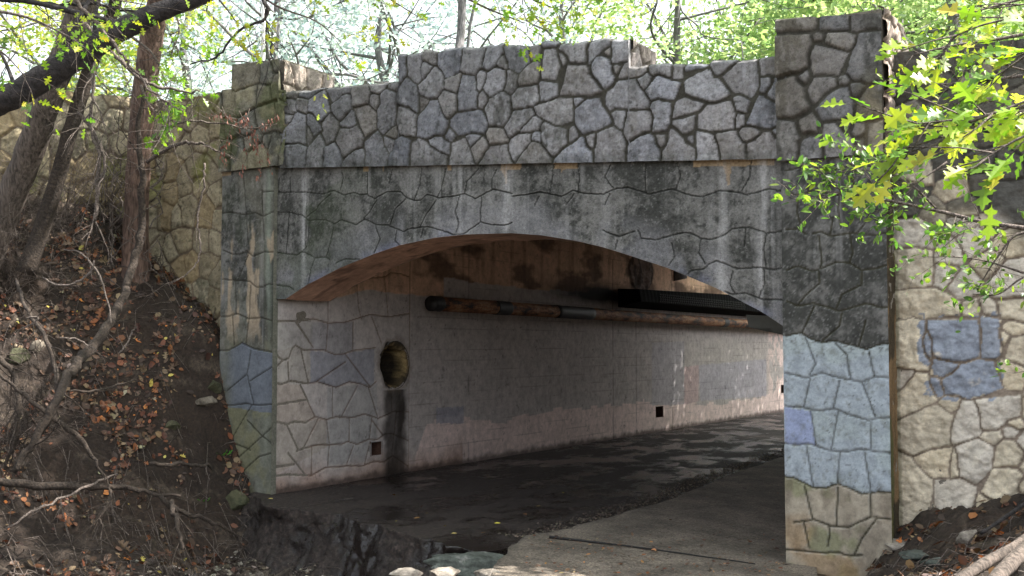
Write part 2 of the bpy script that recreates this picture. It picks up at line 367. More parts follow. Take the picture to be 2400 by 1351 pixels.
# solid bodies behind the fronts (tops, ends and backs), each with rubble end faces
def body(name, x0, x1, y0, y1, zb, zt, mat=None, parent=bridge):
    b = MB(); f = [(x, y, (zb if k == 0 else zt)(x)) for k in (0, 1) for x, y in ((x0, y0), (x1, y0), (x1, y1), (x0, y1))]
    b.add(f, [(3, 2, 1, 0), (4, 5, 6, 7), (0, 1, 5, 4), (1, 2, 6, 5), (2, 3, 7, 6), (3, 0, 4, 7)], (.2, .19, .17)); return b
def sidegrid(name, X, y0, y1, zb, zt, mat, parent, seed, base=(.33, .29, .27), mortar=(.10, .085, .07), d=(.26, .22), lo=0.01):
    pl = Pl((X, 0, 0), (0, 1, 0), (1, 0, 0)); us = rng_(y0, y1, ST); u, v = mgrid(us, lambda x: zb, lambda x: zt, ST)
    sd = jit_seeds(y0-.1, y1+.1, zb, zt+.1, d[0], d[1], seed); h, m, idn = stone_h(sd, u, v, .03, .03, seed)
    C = stone_c(u, v, m, idn, base, mortar, seed, .3, .25)
    return grid_obj(name, pl.P(u, v, h+lo-.05*(1-ss(0, .03, zt-v))), C, mat, parent)
mb = MB()
for a, b_, f in ((X0-.1, X1, top_l), (X1+.01, X2-.01, top_m), (X2, X3+.1, top_r)):
    q = body('x', a, b_, D+.012, D+.56, lambda x: base_l(x)-.1, lambda x, f=f: f(x)-.02); mb.add(q.v, q.f, (.2, .19, .18))
mb.build('parapet_core', M_STONE, bridge, False)
sidegrid('parapet_end', X2-.012, D-.03, D+.58, top_r(X2)-.02, top_m(X2)-.01, M_STONE, bridge, 61)

# ---- spandrel / arch wall
arch_px = [(600, 760), (640, 722), (670, 701), (722, 667), (796, 629), (876, 596), (938, 575), (1018, 558), (1092, 550), (1199, 547), (1270, 552), (1350, 565), (1410, 579), (1468, 597), (1566, 629), (1679, 676), (1781, 729), (1844, 770), (1900, 800)]
AP = np.array([FAC.uv(*p)[:2] for p in arch_px])
def arch(x): return float(np.interp(x, AP[:, 0], AP[:, 1]))
XA = FAC.uv(670, 701)[0]; ZA = FAC.uv(670, 701)[1]
GR = poly(FAC, """410,238 500,232 560,245 610,235 650,240 730,238 870,255 950,225 1040,262 1110,240 1170,260 1210,255 1270,292 1370,235 1480,237 1530,285 1590,305 1640,300 1690,255 1780,283 1870,275 1990,250 2070,290 2210,215 2364,250;
90,410 160,402 250,420 350,405 410,435 490,395 600,398 700,420 760,470 800,455 880,458 960,490 1010,460 1130,497 1200,452 1290,498 1380,500 1500,550 1560,525 1690,512 1800,540 1900,575 1980,570 2040,530 2115,475 2200,497 2300,503 2364,480;
1015,70 1025,130 1005,220; 1220,90 1215,250; 1415,60 1390,170; 1650,50 1630,180 1590,300; 1840,50 1800,220 1770,280; 2100,50 2010,150 1985,250; 2240,60 2205,130 2205,210;
930,250 850,320 810,380 740,430; 1290,300 1240,390 1190,450; 1520,295 1440,370 1395,500; 1760,300 1680,420 1630,520; 1950,270 1910,400 1940,480 1920,560; 2120,280 2115,470;
760,440 750,600 740,670 700,710; 950,520 920,650 890,755; 1285,510 1320,610 1270,720; 1450,540 1435,620 1475,665; 1660,520 1640,600;
90,700 160,730 220,735 280,710 330,750 420,712 500,718 660,735 710,710 800,758 890,755 920,775; 970,800 1030,770 1160,768; 800,770 770,850 750,970; 520,130 500,260;
90,930 200,940 300,945 350,990 400,995 450,968 590,985 640,1010; 605,120 610,240; 600,400 590,560 575,720""", 3.377, 500, 380)
GR += poly(FAC, """0,1285 100,1275 220,1250 390,1285 480,1240 570,1262 720,1268 820,1225 920,1215 1090,1268 1270,1225 1390,1270 1500,1290 1640,1240 1750,1245 1860,1272 2040,1225 2160,1250;
330,1035 300,1250; 515,1040 535,1100 520,1260; 780,1035 730,1130 800,1220; 1060,1030 1050,1110 1060,1250; 1310,1020 1330,1120 1300,1220; 1890,1010 1880,1130 1815,1240;
210,1285 180,1350; 490,1265 430,1350; 770,1265 730,1350""", 3.377, 1200, 80)
GR += poly(FAC, """1090,0 1190,40 1290,5; 1310,0 1330,50 1420,60 1560,20 1640,15 1700,50 1770,58 1850,30 1900,-10 2000,-20 2110,20 2235,0;
1520,80 1540,160 1500,220; 1700,50 1690,140 1730,210; 1620,270 1640,250 1720,240 1760,205 1800,190 1930,240 2060,230 2160,245 2238,225; 1850,380 1900,400 1980,390 2090,430 2235,430;
1980,-10 1970,100; 2110,20 2090,120 2110,230; 1900,250 1880,330 1910,390; 2090,240 2100,330 2060,420; 1180,60 1170,120""", 2.649, 1000, 540)
def conc_c(u, v, seed, top, lightf=1.0, green=0.0):
    n = fbm(u*1.6, v*.9, seed, 5, .6); st = fbm(u*7, v*.55, seed+1, 4, .6); f = fbm(u*26, v*20, seed+2, 4, .75)
    bd = fbm(u*3, v*9, seed+8, 4, .6)
    C = np.ones(u.shape+(3,))*np.array((.165, .163, .158))*lightf*(.8+.45*f[..., None])
    dk = ss(.40, .60, n*.52+st*.20+bd*.27+.09*(f-.5)*4+.015)
    C = mixc(C, (.030, .032, .029), dk*.84)
    C = mixc(C, (.015, .016, .015), ss(.58, .72, f)*dk*.35)
    wl = ss(.60, .72, fbm(u*11, v*.35, seed+4, 3, .6))*ss(.3, .6, fbm(u*2, v*1.3, seed+5))
    C = mixc(C, (.34, .34, .34), wl*.35)
    C = mixc(C, (.30, .30, .30), ss(.66, .78, fbm(u*45, v*38, seed+6, 3, .8))*.4)
    if green: C = mixc(C, (.055, .07, .035), green*ss(.4, .62, fbm(u*3.2, v*2.1, seed+7, 4)))
    tz = top-v
    oc = (tz < .05+.28*ss(.62, .75, fbm(u*7, v*.2, seed+9, 3))) & (fbm(u*2.5, v*.3, seed+10) > .56)
    C = mixc(C, (.36, .25, .14), ss(.4, .6, oc.astype(float))*.7)
    return C
def groove_h(d, w=.009, dp=.016): return -dp*(1-ss(0, w, d)*.95)
us = rng_(XL, X3+.06, ST)
u, v = mgrid(us, lambda x: (ZA if x < XA else arch(x)), lambda x: base_l(x)+.015, ST)
d = polydist(GR, u+(fbm(u*30, v*30, 4, 2)-.5)*.012, v+(fbm(u*30, v*30, 14, 2)-.5)*.012)
h = groove_h(d)+(fbm(u*3, v*3, 40, 4)-.5)*.015+(fbm(u*20, v*20, 41, 3)-.5)*.006
tpv = np.array([base_l(x) for x in us])[None]
lightf = np.ones_like(u)
C = conc_c(u, v, 101, tpv)
lw = ss(.30, .75, 1-(v-np.array([arch(x) for x in us])[None])/.7)*ss(.35, .6, fbm(u*3, v*2, 99)); C = mixc(C, (.25, .25, .27), lw*.5)
for wu, ww, a in ((FAC.uv(1185, 460)[0], .05, .8), (FAC.uv(1080, 470)[0], .03, .5), (FAC.uv(1790, 450)[0], .07, .7), (FAC.uv(712, 480)[0], .035, .85), (FAC.uv(1420, 480)[0], .04, .4), (FAC.uv(1690, 640)[0], .06, .6)):
    s_ = np.exp(-((u-wu+(fbm(v*3, u*0, 3)-.5)*.05)/ww)**2)*ss(.3, .55, fbm(u*22, v*1.2, 55))*(.4+.6*vn(v*2.2, u*0+wu, 8)); C = mixc(C, (.46, .46, .47), s_*a)
C = mixc(C, (.16, .17, .25), .5*ss(.5, .7, fbm(u*4, v*4, 131))*(1-ss(0, .12, v-np.array([arch(x) for x in us])[None])))
C = mixc(C, (.012, .013, .010), (1-ss(.003, .011, d))*.9*ss(.15, .35, fbm(u*2, v*2, 188)))
C = mixc(C, (.30, .29, .28), (1-ss(.012, .02, d))*ss(.012, .014, d)*.4)
C = mixc(C, (.05, .065, .035), .5*(1-ss(XL, XL+2, u))*ss(.45, .6, fbm(u*2, v*2, 140)))
spand = grid_obj('arch_wall', FAC.P(u, v, h), C, M_CONC, bridge)
# soffit of the arch slab (0.53 m deep) and its inner face
sy = rng_(0, SF, .02); au = rng_(XA, X3+.3, .02)
U_, Y_ = np.meshgrid(au, sy); Zs = np.vectorize(arch)(U_)+(fbm(U_*5, Y_*5, 150, 4)-.5)*.03*ss(0, .08, Y_)
P = np.stack([U_, D+Y_+.0, Zs], -1)
C = np.ones(P.shape)*np.array((.56, .34, .245))*(.75+.5*fbm(U_*5, Y_*5, 151)[..., None]); C = mixc(C, (.07, .04, .03), ss(.55, .68, fbm(U_*4, Y_*9, 152, 5))*.5)
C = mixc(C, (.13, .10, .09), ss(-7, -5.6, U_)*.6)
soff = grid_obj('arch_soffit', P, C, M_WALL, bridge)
b = MB()
ZC = base_l(XL)+.05
ins = rng_(XA, X3+.3, .1)
vs = []; fs = []
for x in ins: vs += [(x, D+SF, arch(x)), (x, D+SF, base_l(x)+.05)]
for i in range(len(ins)-1): fs.append((2*i, 2*i+2, 2*i+3, 2*i+1))
b.add(vs, fs, (.2, .17, .15)); 
vs = [(XL, D+.0, ZA-.002), (XA, D+.0, ZA-.002), (XA, D+SF, ZA-.002), (XL, D+SF, ZA-.002)]; b.add(vs, [(0, 1, 2, 3)], (.3, .2, .15))
b.build('arch_back', M_WALL, bridge, False)

# ---- piers
ZP4 = """260,205,45 160,215,38 350,200,36; 530,195,45 450,200,28 610,195,28; 790,175,48 700,180,28 880,180,28; 230,340,55 180,450,55 240,530,45 170,560,28 310,350,36 160,310,30;
590,320,45 500,310,22 630,340,26; 410,310,16; 480,440,65 440,540,55 560,540,55 560,430,36 400,400,25; 820,340,75 780,470,75 820,580,75 700,600,34 900,400,36 900,600,30;
430,680,52 370,740,26 500,660,36; 230,720,55 230,850,62 190,640,26 200,900,36; 280,635,16; 560,830,85 500,790,45 500,900,52 620,900,52 610,740,26; 600,660,16; 720,720,28 700,690,20;
830,770,55 800,850,55 780,900,45 890,850,45 900,720,28; 180,1010,36 180,1100,36 180,1190,36; 330,1000,36 290,1000,25 380,1020,25; 350,1130,45 310,1180,45 400,1190,36;
520,1060,55 560,1160,62 500,1190,30 640,1170,45 480,1030,26; 620,1000,20; 720,1030,32; 880,1050,55 850,1150,62 920,1140,40 870,1000,30; 760,1170,26"""
GP = poly(FAC, """120,190 190,215 280,190 400,205 520,185; 120,430 200,425 250,460; 290,460 340,445 410,475 540,450 620,465 690,465 775,450;
125,690 200,660 290,695 340,680 440,638 520,640 600,688 680,680 775,650; 130,880 190,915 290,895 370,915 450,945 540,925 630,895 730,925 778,920;
120,1105 220,1082 270,1120 350,1145 430,1135 520,1155 630,1190 700,1160 780,1150; 330,470 350,640 330,690 335,770 240,850 195,910; 525,460 545,580 520,645; 630,380 570,455; 600,700 600,780 475,840 440,930;
300,915 225,1080; 475,955 460,1040 355,1130; 625,1010 580,1170; 240,1100 310,1280 270,1350; 430,1145 510,1230 520,1350; 645,1200 680,1350; 420,350 400,470; 250,30 270,110 260,200; 560,20 540,100 560,190;
120,60 250,30 400,60 560,20 700,40 775,20; 200,210 190,320 220,420; 460,200 450,300 470,420; 640,190 640,380""", 2.702, 1800, 380)
GP += poly(FAC, """115,65 250,98 350,65 450,95 600,125 690,90 780,98; 115,272 240,285 330,305 430,292 540,335 640,365 700,355 780,345; 115,510 200,520 265,510 400,555 520,562 600,545 700,565 785,572;
115,715 180,730 300,790 370,790 450,765 520,790 600,830 700,815 785,820; 170,1008 300,990 400,1030 520,1035 600,1000 660,970 785,990; 125,1180 240,1185 330,1200 450,1195 520,1220 600,1215;
310,0 270,80; 512,0 535,115; 655,0 680,85; 275,100 235,280; 460,115 420,290; 605,130 685,345; 280,310 310,520; 450,310 408,548; 660,370 655,545; 250,520 295,785; 462,570 445,760; 615,560 660,825;
240,780 290,985; 450,790 440,1030; 655,830 660,970; 235,1010 270,1170; 390,1020 400,1080 385,1160; 690,990 600,1110 550,1220""", 2.697, 1800, 850)
XP0 = FAC.uv(1843, 1100)[0]; XP1 = FAC.uv(2087, 900)[0]
zc = FAC.uv(1960, 372)[1]; zt = FAC.uv(1835, 50)[1]; ztr = FAC.uv(2078, 38)[1]
pr = .05  # pier stands proud of the arch wall
FP = Pl((0, D-pr, 0), (1, 0, 0), (0, -1, 0))
us = rng_(XP0, XP1, ST)
u, v = mgrid(us, lambda x: -.35, lambda x: zc, ST)
d = polydist(GP, u, v+(fbm(u*30, v*30, 14, 2)-.5)*.01)
h = groove_h(d, .012, .024)+(fbm(u*3, v*3, 42, 4)-.5)*.012+(fbm(u*22, v*22, 43, 3)-.5)*.005
C = conc_c(u, v, 201, zc+9)
# painted band: follows the groove lines of the pier
gu = poly(FAC, "115,1105 220,1082 270,1120 350,1145 430,1135 520,1155 630,1190 700,1160 790,1150", 2.702, 1800, 380)[0]
gd = poly(FAC, "105,715 180,730 300,790 370,790 450,765 520,790 600,830 700,815 790,820", 2.697, 1800, 850)[0]
up_ = np.interp(u, [p[0] for p in gu], [p[1] for p in gu]); dn_ = np.interp(u, [p[0] for p in gd], [p[1] for p in gd])
pm = ((v < up_-.002) & (v > dn_+.004)).astype(float)
low = (v <= dn_+.004).astype(float)
C = mixc(C, (.38, .335, .265), low*.9); C = mixc(C, (.17, .19, .09), low*.6*ss(.46, .62, fbm(u*4, v*4, 210, 4)))
C = mixc(C, (.13, .105, .08), low*.45*ss(.52, .65, fbm(u*6, v*3, 212, 4)))
C = mixc(C, (.34, .22, .11), low*.55*ss(.45, .65, fbm(u*3, v*3, 216, 4))*(1-ss(.2, .7, v)))
pc = np.ones(u.shape+(3,))*np.array((.34, .39, .44))*(.86+.28*fbm(u*14, v*14, 213)[..., None])
pc = mixc(pc, (.34, .40, .38), .35*ss(.45, .6, fbm(u*2, v*3, 214)))
bp = inpoly(poly(FAC, "118,282 280,305 305,518 265,510 200,520 118,508", 2.697, 1800, 850)[0], u, v, .003)
pc = mixc(pc, (.29, .34, .52), bp*.9)
pc = mixc(pc, (.17, .18, .15), ss(.62, .72, fbm(u*30, v*30, 215, 3))*.4)
chp = 1-ss(.58, .66, fbm(u*16, v*16, 217, 4, .7))*(1-ss(.01, .10, np.minimum(up_-v, v-dn_)))*.8; chp *= 1-ss(.74, .78, fbm(u*28, v*28, 218, 3, .7))*.6; pm = pm*chp
C = C*(1-pm[..., None]*.97)+pc*pm[..., None]*.97
C = mixc(C, (.05, .048, .03), (1-ss(.003, .012, d))*(.9-.35*pm)); C = mixc(C, (.30, .31, .30), (1-ss(.012, .02, d))*ss(.012, .014, d)*.4)
pier_r = grid_obj('pier', FP.P(u, v, h), C, M_CONC2, bridge)
tag(pier_r, 'right pier with a pale blue painted band')
u, v = mgrid(rng_(XP0-.015, XP1+.0, ST), lambda x: zc, lambda x: zt+(ztr-zt)*(x-XP0)/(XP1-XP0), ST)
h, m, idn = stone_h(seeds(FP, ZP4, 3.377, 1800, 0), u, v, .04, .03, 70); h += .03
h -= .04*(1-ss(0, .03, zt-v))
C = stone_c(u, v, m, idn, (.19, .185, .185), (.07, .066, .055), 70, .4, .6)
C = mixc(C, (.30, .25, .16), .5*ss(XP1-.3, XP1-.05, u)*ss(.4, .6, fbm(u*3, v*3, 75))*(1-ss(zc+.3, zc+.9, v)))
grid_obj('pier_top', FP.P(u, v, h), C, M_STONE, pier_r)
b = MB(); q = body('x', XP0+.004, XP1-.01, D-pr+.03, D+.83, lambda x: -.5, lambda x: zt-.03); b.add(q.v, q.f, (.2, .18, .15)); b.build('pier_core', M_CONC, pier_r, False)
sidegrid('pier_side', XP1-.012, D-pr+.0, D+.85, zc, zt-.0, M_STONE, pier_r, 63, (.36, .30, .27), (.13, .10, .08))
# lower right-hand side of the pier: rusty brown streaked joint
pl = Pl((XP1-.005, 0, 0), (0, 1, 0), (1, 0, 0)); u, v = mgrid(rng_(D-pr+.002, D+.35, ST), lambda x: -.3, lambda x: zc, ST)
C = np.ones(u.shape+(3,))*np.array((.17, .11, .055))*(.6+.8*fbm(u*10, v*1.5, 220)[..., None]); C = mixc(C, (.05, .07, .02), ss(.5, .6, fbm(u*8, v*1, 221))*.7); C = mixc(C, (.02, .018, .012), ss(.55, .6, fbm(u*3, v*2, 222))*.8)
grid_obj('pier_flank', pl.P(u, v, (fbm(u*10, v*10, 3)-.5)*.02), C, M_CONC, pier_r)

# left pier
XQ0 = FAC.uv(522, 700)[0]; XQ1 = XL
zq = FAC.uv(600, 398)[1]
GQ = GR+poly(FAC, """250,80 270,300 290,650; 290,740 210,930; 190,945 195,1210; 310,980 300,1210; 400,230 415,620; 65,1225 130,1225 200,1200 290,1240 400,1235 490,1262""", 3.377, 500, 380)
GQ += poly(FAC, """40,590 90,590 160,550 220,580 330,600; 208,590 187,715 85,800; 330,670 205,750; 190,720 222,870; 30,875 100,880 180,870 230,878 320,875; 210,880 110,1050; 190,960 265,1040 330,1090; 320,995 135,1160; 110,1075 205,1115; 320,1130 250,1150 140,1250;110,400 120,560; 200,400 180,560""", 2.2517, 500, 560)
us = rng_(XQ0, XQ1, ST); u, v = mgrid(us, lambda x: -.35, lambda x: zq, ST); d = polydist(GQ, u+(fbm(u*30, v*30, 14, 2)-.5)*.01, v)
h = groove_h(d, .012, .022)+(fbm(u*3, v*3, 44, 4)-.5)*.012+(fbm(u*22, v*22, 45, 3)-.5)*.005
C = conc_c(u, v, 301, zq, 1.15, .22); C = mixc(C, (.24, .225, .18), .3*ss(.4, .6, fbm(u*3, v*1.2, 309)))
C = mixc(C, (.23, .26, .22), np.exp(-((u-XQ1+.10)/.05)**2)*.75*ss(.3, .5, fbm(u*5, v*1, 310)))
C = mixc(C, (.36, .29, .21), ss(.57, .66, fbm(u*9, v*2.2, 311, 4))*(ss(1.9, 2.3, v)*(1-ss(3.3, 3.5, v)))*.8)
lowm = 1-ss(1.6, 2.2, v); C = mixc(C, (.17, .175, .14), lowm*.75); C = mixc(C, (.19, .18, .09), lowm*.5*ss(.5, .65, fbm(u*4, v*3, 312)))
bq = inpoly(poly(FAC, "20,592 100,592 160,548 220,582 330,602 335,920 280,915 200,900 120,890 20,880", 2.2517, 500, 560)[0], u, v, .015)
C = mixc(C, (.135, .152, .185), bq*.92*(1-.6*(1-ss(XQ0+.05, XQ0+.3, u))))
C = mixc(C, (.03, .028, .02), (1-ss(.003, .011, d))*.8)
pier_l = grid_obj('pier', FP.P(u, v, h-.012), C, M_CONC2, bridge)
tag(pier_l, 'left pier with a slate blue painted patch')
ZP2 = """290,270,60 230,310,30 340,230,45; 440,280,36 430,200,20; 490,185,30 540,190,20; 540,300,40 530,380,45; 250,450,52 240,530,36 300,420,36; 410,400,36 430,430,28; 140,470,28 140,540,28; 270,620,52 290,680,45;
450,560,60 440,660,55 390,620,36; 540,540,28 550,650,28; 150,640,36 150,700,28; 200,830,52 200,930,45; 370,880,45 380,950,36; 500,800,42 510,920,45; 575,850,25 575,940,25; 130,850,30; 300,780,30; 440,780,25; 620,300,30 610,400,30; 40,500,30;640,700,30; 350,760,28; 80,700,30; 80,950,30"""
XQc0 = FAC.uv(556, 200)[0]; XQc1 = FAC.uv(668, 200)[0]; XQs = FAC.uv(682, 300)[0]
zql = FAC.uv(540, 214)[1]; zqt = FAC.uv(560, 155)[1]; zqr = FAC.uv(665, 143)[1]
u, v = mgrid(rng_(XQ0, XQs, ST), lambda x: zq, lambda x: (zql if x < XQc0 else zqt+(zqr-zqt)*(x-XQc0)/(XQc1-XQc0) if x < XQc1 else top_l(x)), ST)
h, m, idn = stone_h(seeds(FP, ZP2, 3.377, 500, 100), u, v, .04, .026, 80); h += .01
C = stone_c(u, v, m, idn, (.17, .165, .14), (.06, .058, .045), 80, .4, .5); C = mixc(C, (.10, .115, .045), .6*ss(.45, .6, fbm(u*2.5, v*2.5, 81)))
C = mixc(C, (.30, .27, .17), .5*ss(.55, .65, fbm(u*2, v*2, 84)))
grid_obj('pier_top', FP.P(u, v, h), C, M_STONE, pier_l)
b = MB(); q = body('x', XQ0+.01, XQ1-.005, D-pr+.04, D+.6, lambda x: -.5, lambda x: zql-.03); b.add(q.v, q.f, (.2, .18, .15))
q = body('x', XQc0+.01, XQc1-.01, D-pr+.04, D+.86, lambda x: zql-.1, lambda x: zqt-.02); b.add(q.v, q.f, (.2, .18, .15)); b.build('pier_core', M_CONC, pier_l, False)
sidegrid('pier_side', XQc1-.012, D-pr+.0, D+.88, top_l(XQc1)-.1, zqr, M_STONE, pier_l, 64, (.36, .31, .28), (.12, .10, .08), (.3, .3))
pl = Pl((XL+.001, 0, 0), (0, 1, 0), (1, 0, 0))
q = MB(); q.add([(XL+.002, D-pr-.005, -.3), (XL+.002, D+.03, -.3), (XL+.002, D+.03, zq), (XL+.002, D-pr-.005, zq)], [(0, 1, 2, 3)], (.16, .16, .13)); q.build('pier_flank', M_CONC, pier_l, False)

# ---- tunnel: left wall with incised pattern, paint, drain mouth
YJ = TW.uv(960, 900)[0]; YE = 34.0; YDK = 23.0; ZT = base_l(XL)-.02
GT = poly(TW, """320,435 430,435 530,422 610,445 700,440 830,400 930,412 1035,395; 330,600 345,625 370,642 400,630 415,585 435,563 470,585 540,588 580,585 640,610 690,608 740,590 860,575;
320,760 360,768 410,750 500,765 550,755 650,785 720,755 780,765 830,785 860,755; 320,880 370,870 490,850; 310,970 340,968 390,980 430,965 490,970 540,940 600,955 650,940 740,945 800,925 865,945;
440,1120 480,1105 550,1090 680,1085 710,1070 760,1085 820,1060 870,1060 910,1030 950,1030 1030,1065; 320,1205 430,1190; 320,1255 400,1245 520,1250 590,1210 700,1200 790,1200 850,1175 900,1180 950,1145 1030,1200;
435,435 530,575; 608,440 597,590; 740,440 738,585; 838,410 890,550; 760,240 768,360 785,425; 905,205 925,410; 608,320 608,440; 800,210 860,205 910,200 940,178 990,185 1035,200;
395,650 400,750; 465,590 502,760; 700,650 545,755; 700,610 830,780; 365,645 320,690; 460,770 540,940; 632,785 632,940; 765,775 680,935; 822,785 870,940; 390,985 450,1115; 555,950 475,1110;
600,960 615,1080; 722,950 718,1070; 840,940 825,1060; 835,950 900,1040; 395,1130 485,1245; 522,1100 518,1245; 615,1090 605,1205; 740,1095 705,1190; 830,1070 800,1190; 970,910 945,1140; 940,820 945,910; 870,950 960,910 1030,915; 925,1180 930,1230""", 2.2517, 500, 560)
us = np.concatenate([rng_(D-.01, YJ+.02, ST), rng_(YJ+.04, YE, .03)]); u, v = mgrid(us, lambda x: -.1, lambda x: ZT, .0145)
d = polydist(GT, u, v); d = np.where(u > YJ+.01, 9, d)
BJ = poly(TW, "1040,110 1036,600 1032,1210", 2.2517, 500, 560); dj = polydist(BJ, u, v)
h = groove_h(d, .013, .02)+groove_h(dj, .012, .02)+(fbm(u*3, v*3, 46, 3)-.5)*.012
bl_ = np.abs(((v+.01*np.sin(u)+.02*fbm(u*.7, v*0, 3))/.155) % 1-.5)*.155          # board marks
bmk = (1-ss(.0, .009, bl_))*(u > YJ)*ss(.42, .58, fbm(u*1.3, np.floor(v/.155), 47, 3)); h -= bmk*.002
# vertical joints at measured depths
vjs = [TW.uv(px, 850)[0] for px in (1098, 1437, 1491, 1576, 1786, 1826)]
vd = np.min([np.abs(u-a) for a in vjs], 0); vbk = (1-ss(.004, .024, vd))*ss(.36, .5, fbm(u*0+np.round(u), v*3.5, 48)); h -= vbk*.008
def onpoly(s, sc=2.649, ox=1000, oy=540, w=.02, k=3): return inpoly(poly(TW, s, sc, ox, oy)[0], u, v, w, k)
tan = np.array((.66, .44, .31)); gry = np.array((.47, .43, .41)); pink = np.array((.72, .59, .55))
C = np.ones(u.shape+(3,))*pink
# bare tan concrete above the grey overpaint
lt = poly(TW, "645,700 772,704 860,679 900,686 962,690 1010,696", 1, 0, 0)[0]; lt2 = TW.uv(1060, 665)[1]
zl = np.interp(u, [p[0] for p in lt], [p[1] for p in lt]); zl = np.where(u > TW.uv(1040, 700)[0], lt2+.02*np.floor(fbm(u*1.2, v*0, 51, 2)*5), zl)
up = ss(-.01, .01, v-zl-(fbm(u*6, v*6, 52, 2)-.5)*.03)
C = C*(1-up[..., None])+tan*up[..., None]
# grey overpaint, ragged lower edge
gb = poly(TW, "645,1190 960,1110 1000,995 1060,985 1200,985 1290,965 1440,945 1560,950 1600,940 1690,950 1800,925 1845,900 1900,890", 1)[0]
zg = np.interp(u, [p[0] for p in gb], [p[1] for p in gb])+.05*np.round(fbm(u*1.6, v*0, 53, 2)*4-2)
gm = (1-up)*ss(-.006, .006, v-zg)*(1-ss(TW.uv(1790, 850)[0], TW.uv(1810, 850)[0], u)*ss(.4, .5, fbm(u*3, v*3, 54)))
C = C*(1-gm[..., None])+gry*gm[..., None]
C = mixc(C, (0.528, 0.412, 0.404), onpoly("1600,850 1690,838 1688,1060 1600,1085", w=.01)); C = mixc(C, (0.412, 0.396, 0.437), onpoly("1400,700 1600,690 1600,1080 1400,1090")*.6)
C = mixc(C, (0.429, 0.412, 0.470), onpoly("1690,838 2110,800 2110,1030 1700,1060")*.7)
C = mixc(C, (0.330, 0.330, 0.388), onpoly("60,1100 230,1090 230,1200 60,1200")*.8)
pat = u < YJ+.005
for s_, c_, a_ in (("515,440 610,445 740,440 745,590 690,608 640,610 540,588 512,585", (0.300, 0.300, 0.325), .6), ("512,590 640,610 690,608 850,580 850,760 830,785 720,755 650,785 550,755 512,765", (0.270, 0.280, 0.325), .75),
                   ("320,435 435,435 530,422 520,585 470,585 340,590 320,600", (0.33, 0.32, 0.30), .6), ("320,600 430,565 512,590 512,765 320,765", (0.35, 0.325, 0.29), .7), ("320,765 460,768 540,940 600,955 320,970", (0.38, 0.32, 0.27), .7),
                   ("320,970 600,955 600,1100 320,1250", (0.36, 0.32, 0.275), .7), ("600,950 870,940 850,1170 600,1200", (0.34, 0.34, 0.335), .7), ("600,785 860,765 870,940 600,950", (0.35, 0.345, 0.34), .7)):
    C = mixc(C, c_, inpoly(poly(TW, s_, 2.2517, 500, 560)[0], u, v, .012)*a_*pat)
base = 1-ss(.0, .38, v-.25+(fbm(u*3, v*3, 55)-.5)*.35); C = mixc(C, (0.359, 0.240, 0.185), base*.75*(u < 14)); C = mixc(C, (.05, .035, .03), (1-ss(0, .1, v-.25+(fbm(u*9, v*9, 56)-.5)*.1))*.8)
C *= (.88+.24*fbm(u*2.5, v*2.5, 57, 4))[..., None]*(.92+.16*fbm(u*20, v*20, 58, 3))[..., None]
sk_ = ss(.56, .68, fbm(u*7, v*.8, 59, 4))*(.06+.5*up); C = mixc(C, (.12, .075, .05), sk_*.6)
C = mixc(C, (.07, .06, .05), bmk*.38); C = mixc(C, (.03, .025, .025), vbk*.6)
C = mixc(C, (.19, .10, .035) if False else (.12, .065, .03), (1-ss(.003, .013, np.minimum(d, dj)))*.8)
C = mixc(C, (.05, .045, .04), ss(.72, .8, fbm(u*13, v*11, 60, 4, .7))*.5)
sp = (1-ss(.10, .20, np.abs(u-TW.uv(926, 950)[0])*.62+(fbm(u*6, v*6, 61)-.5)*.08))*(v < TW.uv(925, 915)[1]); C = mixc(C, (.028, .022, .018), sp*.95*(.85+.15*ss(.3, .6, fbm(u*4, v*2, 68))))
# soft dark patch over the pipe, and brown water marks
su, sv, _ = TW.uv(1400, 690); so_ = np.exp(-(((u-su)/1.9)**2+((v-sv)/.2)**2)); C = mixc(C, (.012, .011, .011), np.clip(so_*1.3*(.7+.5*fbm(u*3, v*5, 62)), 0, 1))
C = mixc(C, (.06, .035, .025), up*ss(.5, .66, fbm(u*1.2, v*3.2, 63, 5))*.75)
# rough infilled circle
ru, rv, _ = TW.uv(1503, 640); rr = np.hypot((u-ru)/.62, (v-rv)/.40)+(fbm(u*4, v*5, 64, 3)-.5)*.25; rm = 1-ss(.85, .98, rr)
h += rm*(.02+.09*(fbm(u*5, v*7, 65, 5, .65)-.5)); C = mixc(C, (.145, .105, .09), rm*.9); C = mixc(C, (.03, .022, .02), rm*ss(.5, .62, fbm(u*6, v*3, 66, 4))*.7); C = mixc(C, (.03, .02, .015), ss(.82, .92, rr)*(1-ss(.95, 1.04, rr))*.8)
_d0, _a0, _ = TW.uv(926, 856); _rr = np.hypot(u-_d0, v-_a0)+(fbm(u*7, v*7, 72, 4, .65)-.5)*.13; C = mixc(C, (.035, .027, .022), (1-ss(.30, .345, _rr))*.93); h -= (1-ss(.30, .34, _rr))*.02; C = mixc(C, (.16, .12, .08), (1-ss(.34, .42, _rr))*ss(.33, .345, _rr)*.5)
cu_ = (u[:-1, :-1]+u[1:, 1:])/2; cv_ = (v[:-1, :-1]+v[1:, 1:])/2
hu, hv, _ = TW.uv(926, 856); HR = .31
mask = np.hypot(cu_-hu, cv_-hv) > HR
weep = []
for (a, b_, c, e) in ((870, 1036, 894, 1068), (1538, 953, 1554, 979), (1831, 902, 1842, 922)):
    u0, z0, _ = TW.uv(a, e); u1, z1, _ = TW.uv(c, b_); weep.append((u0, z0, u1, z1)); mask &= ~((cu_ > u0) & (cu_ < u1) & (cv_ > z0) & (cv_ < z1))
grid_obj('abutment_wall', TW.P(u, v, h), C, M_WALL, bridge, mask)
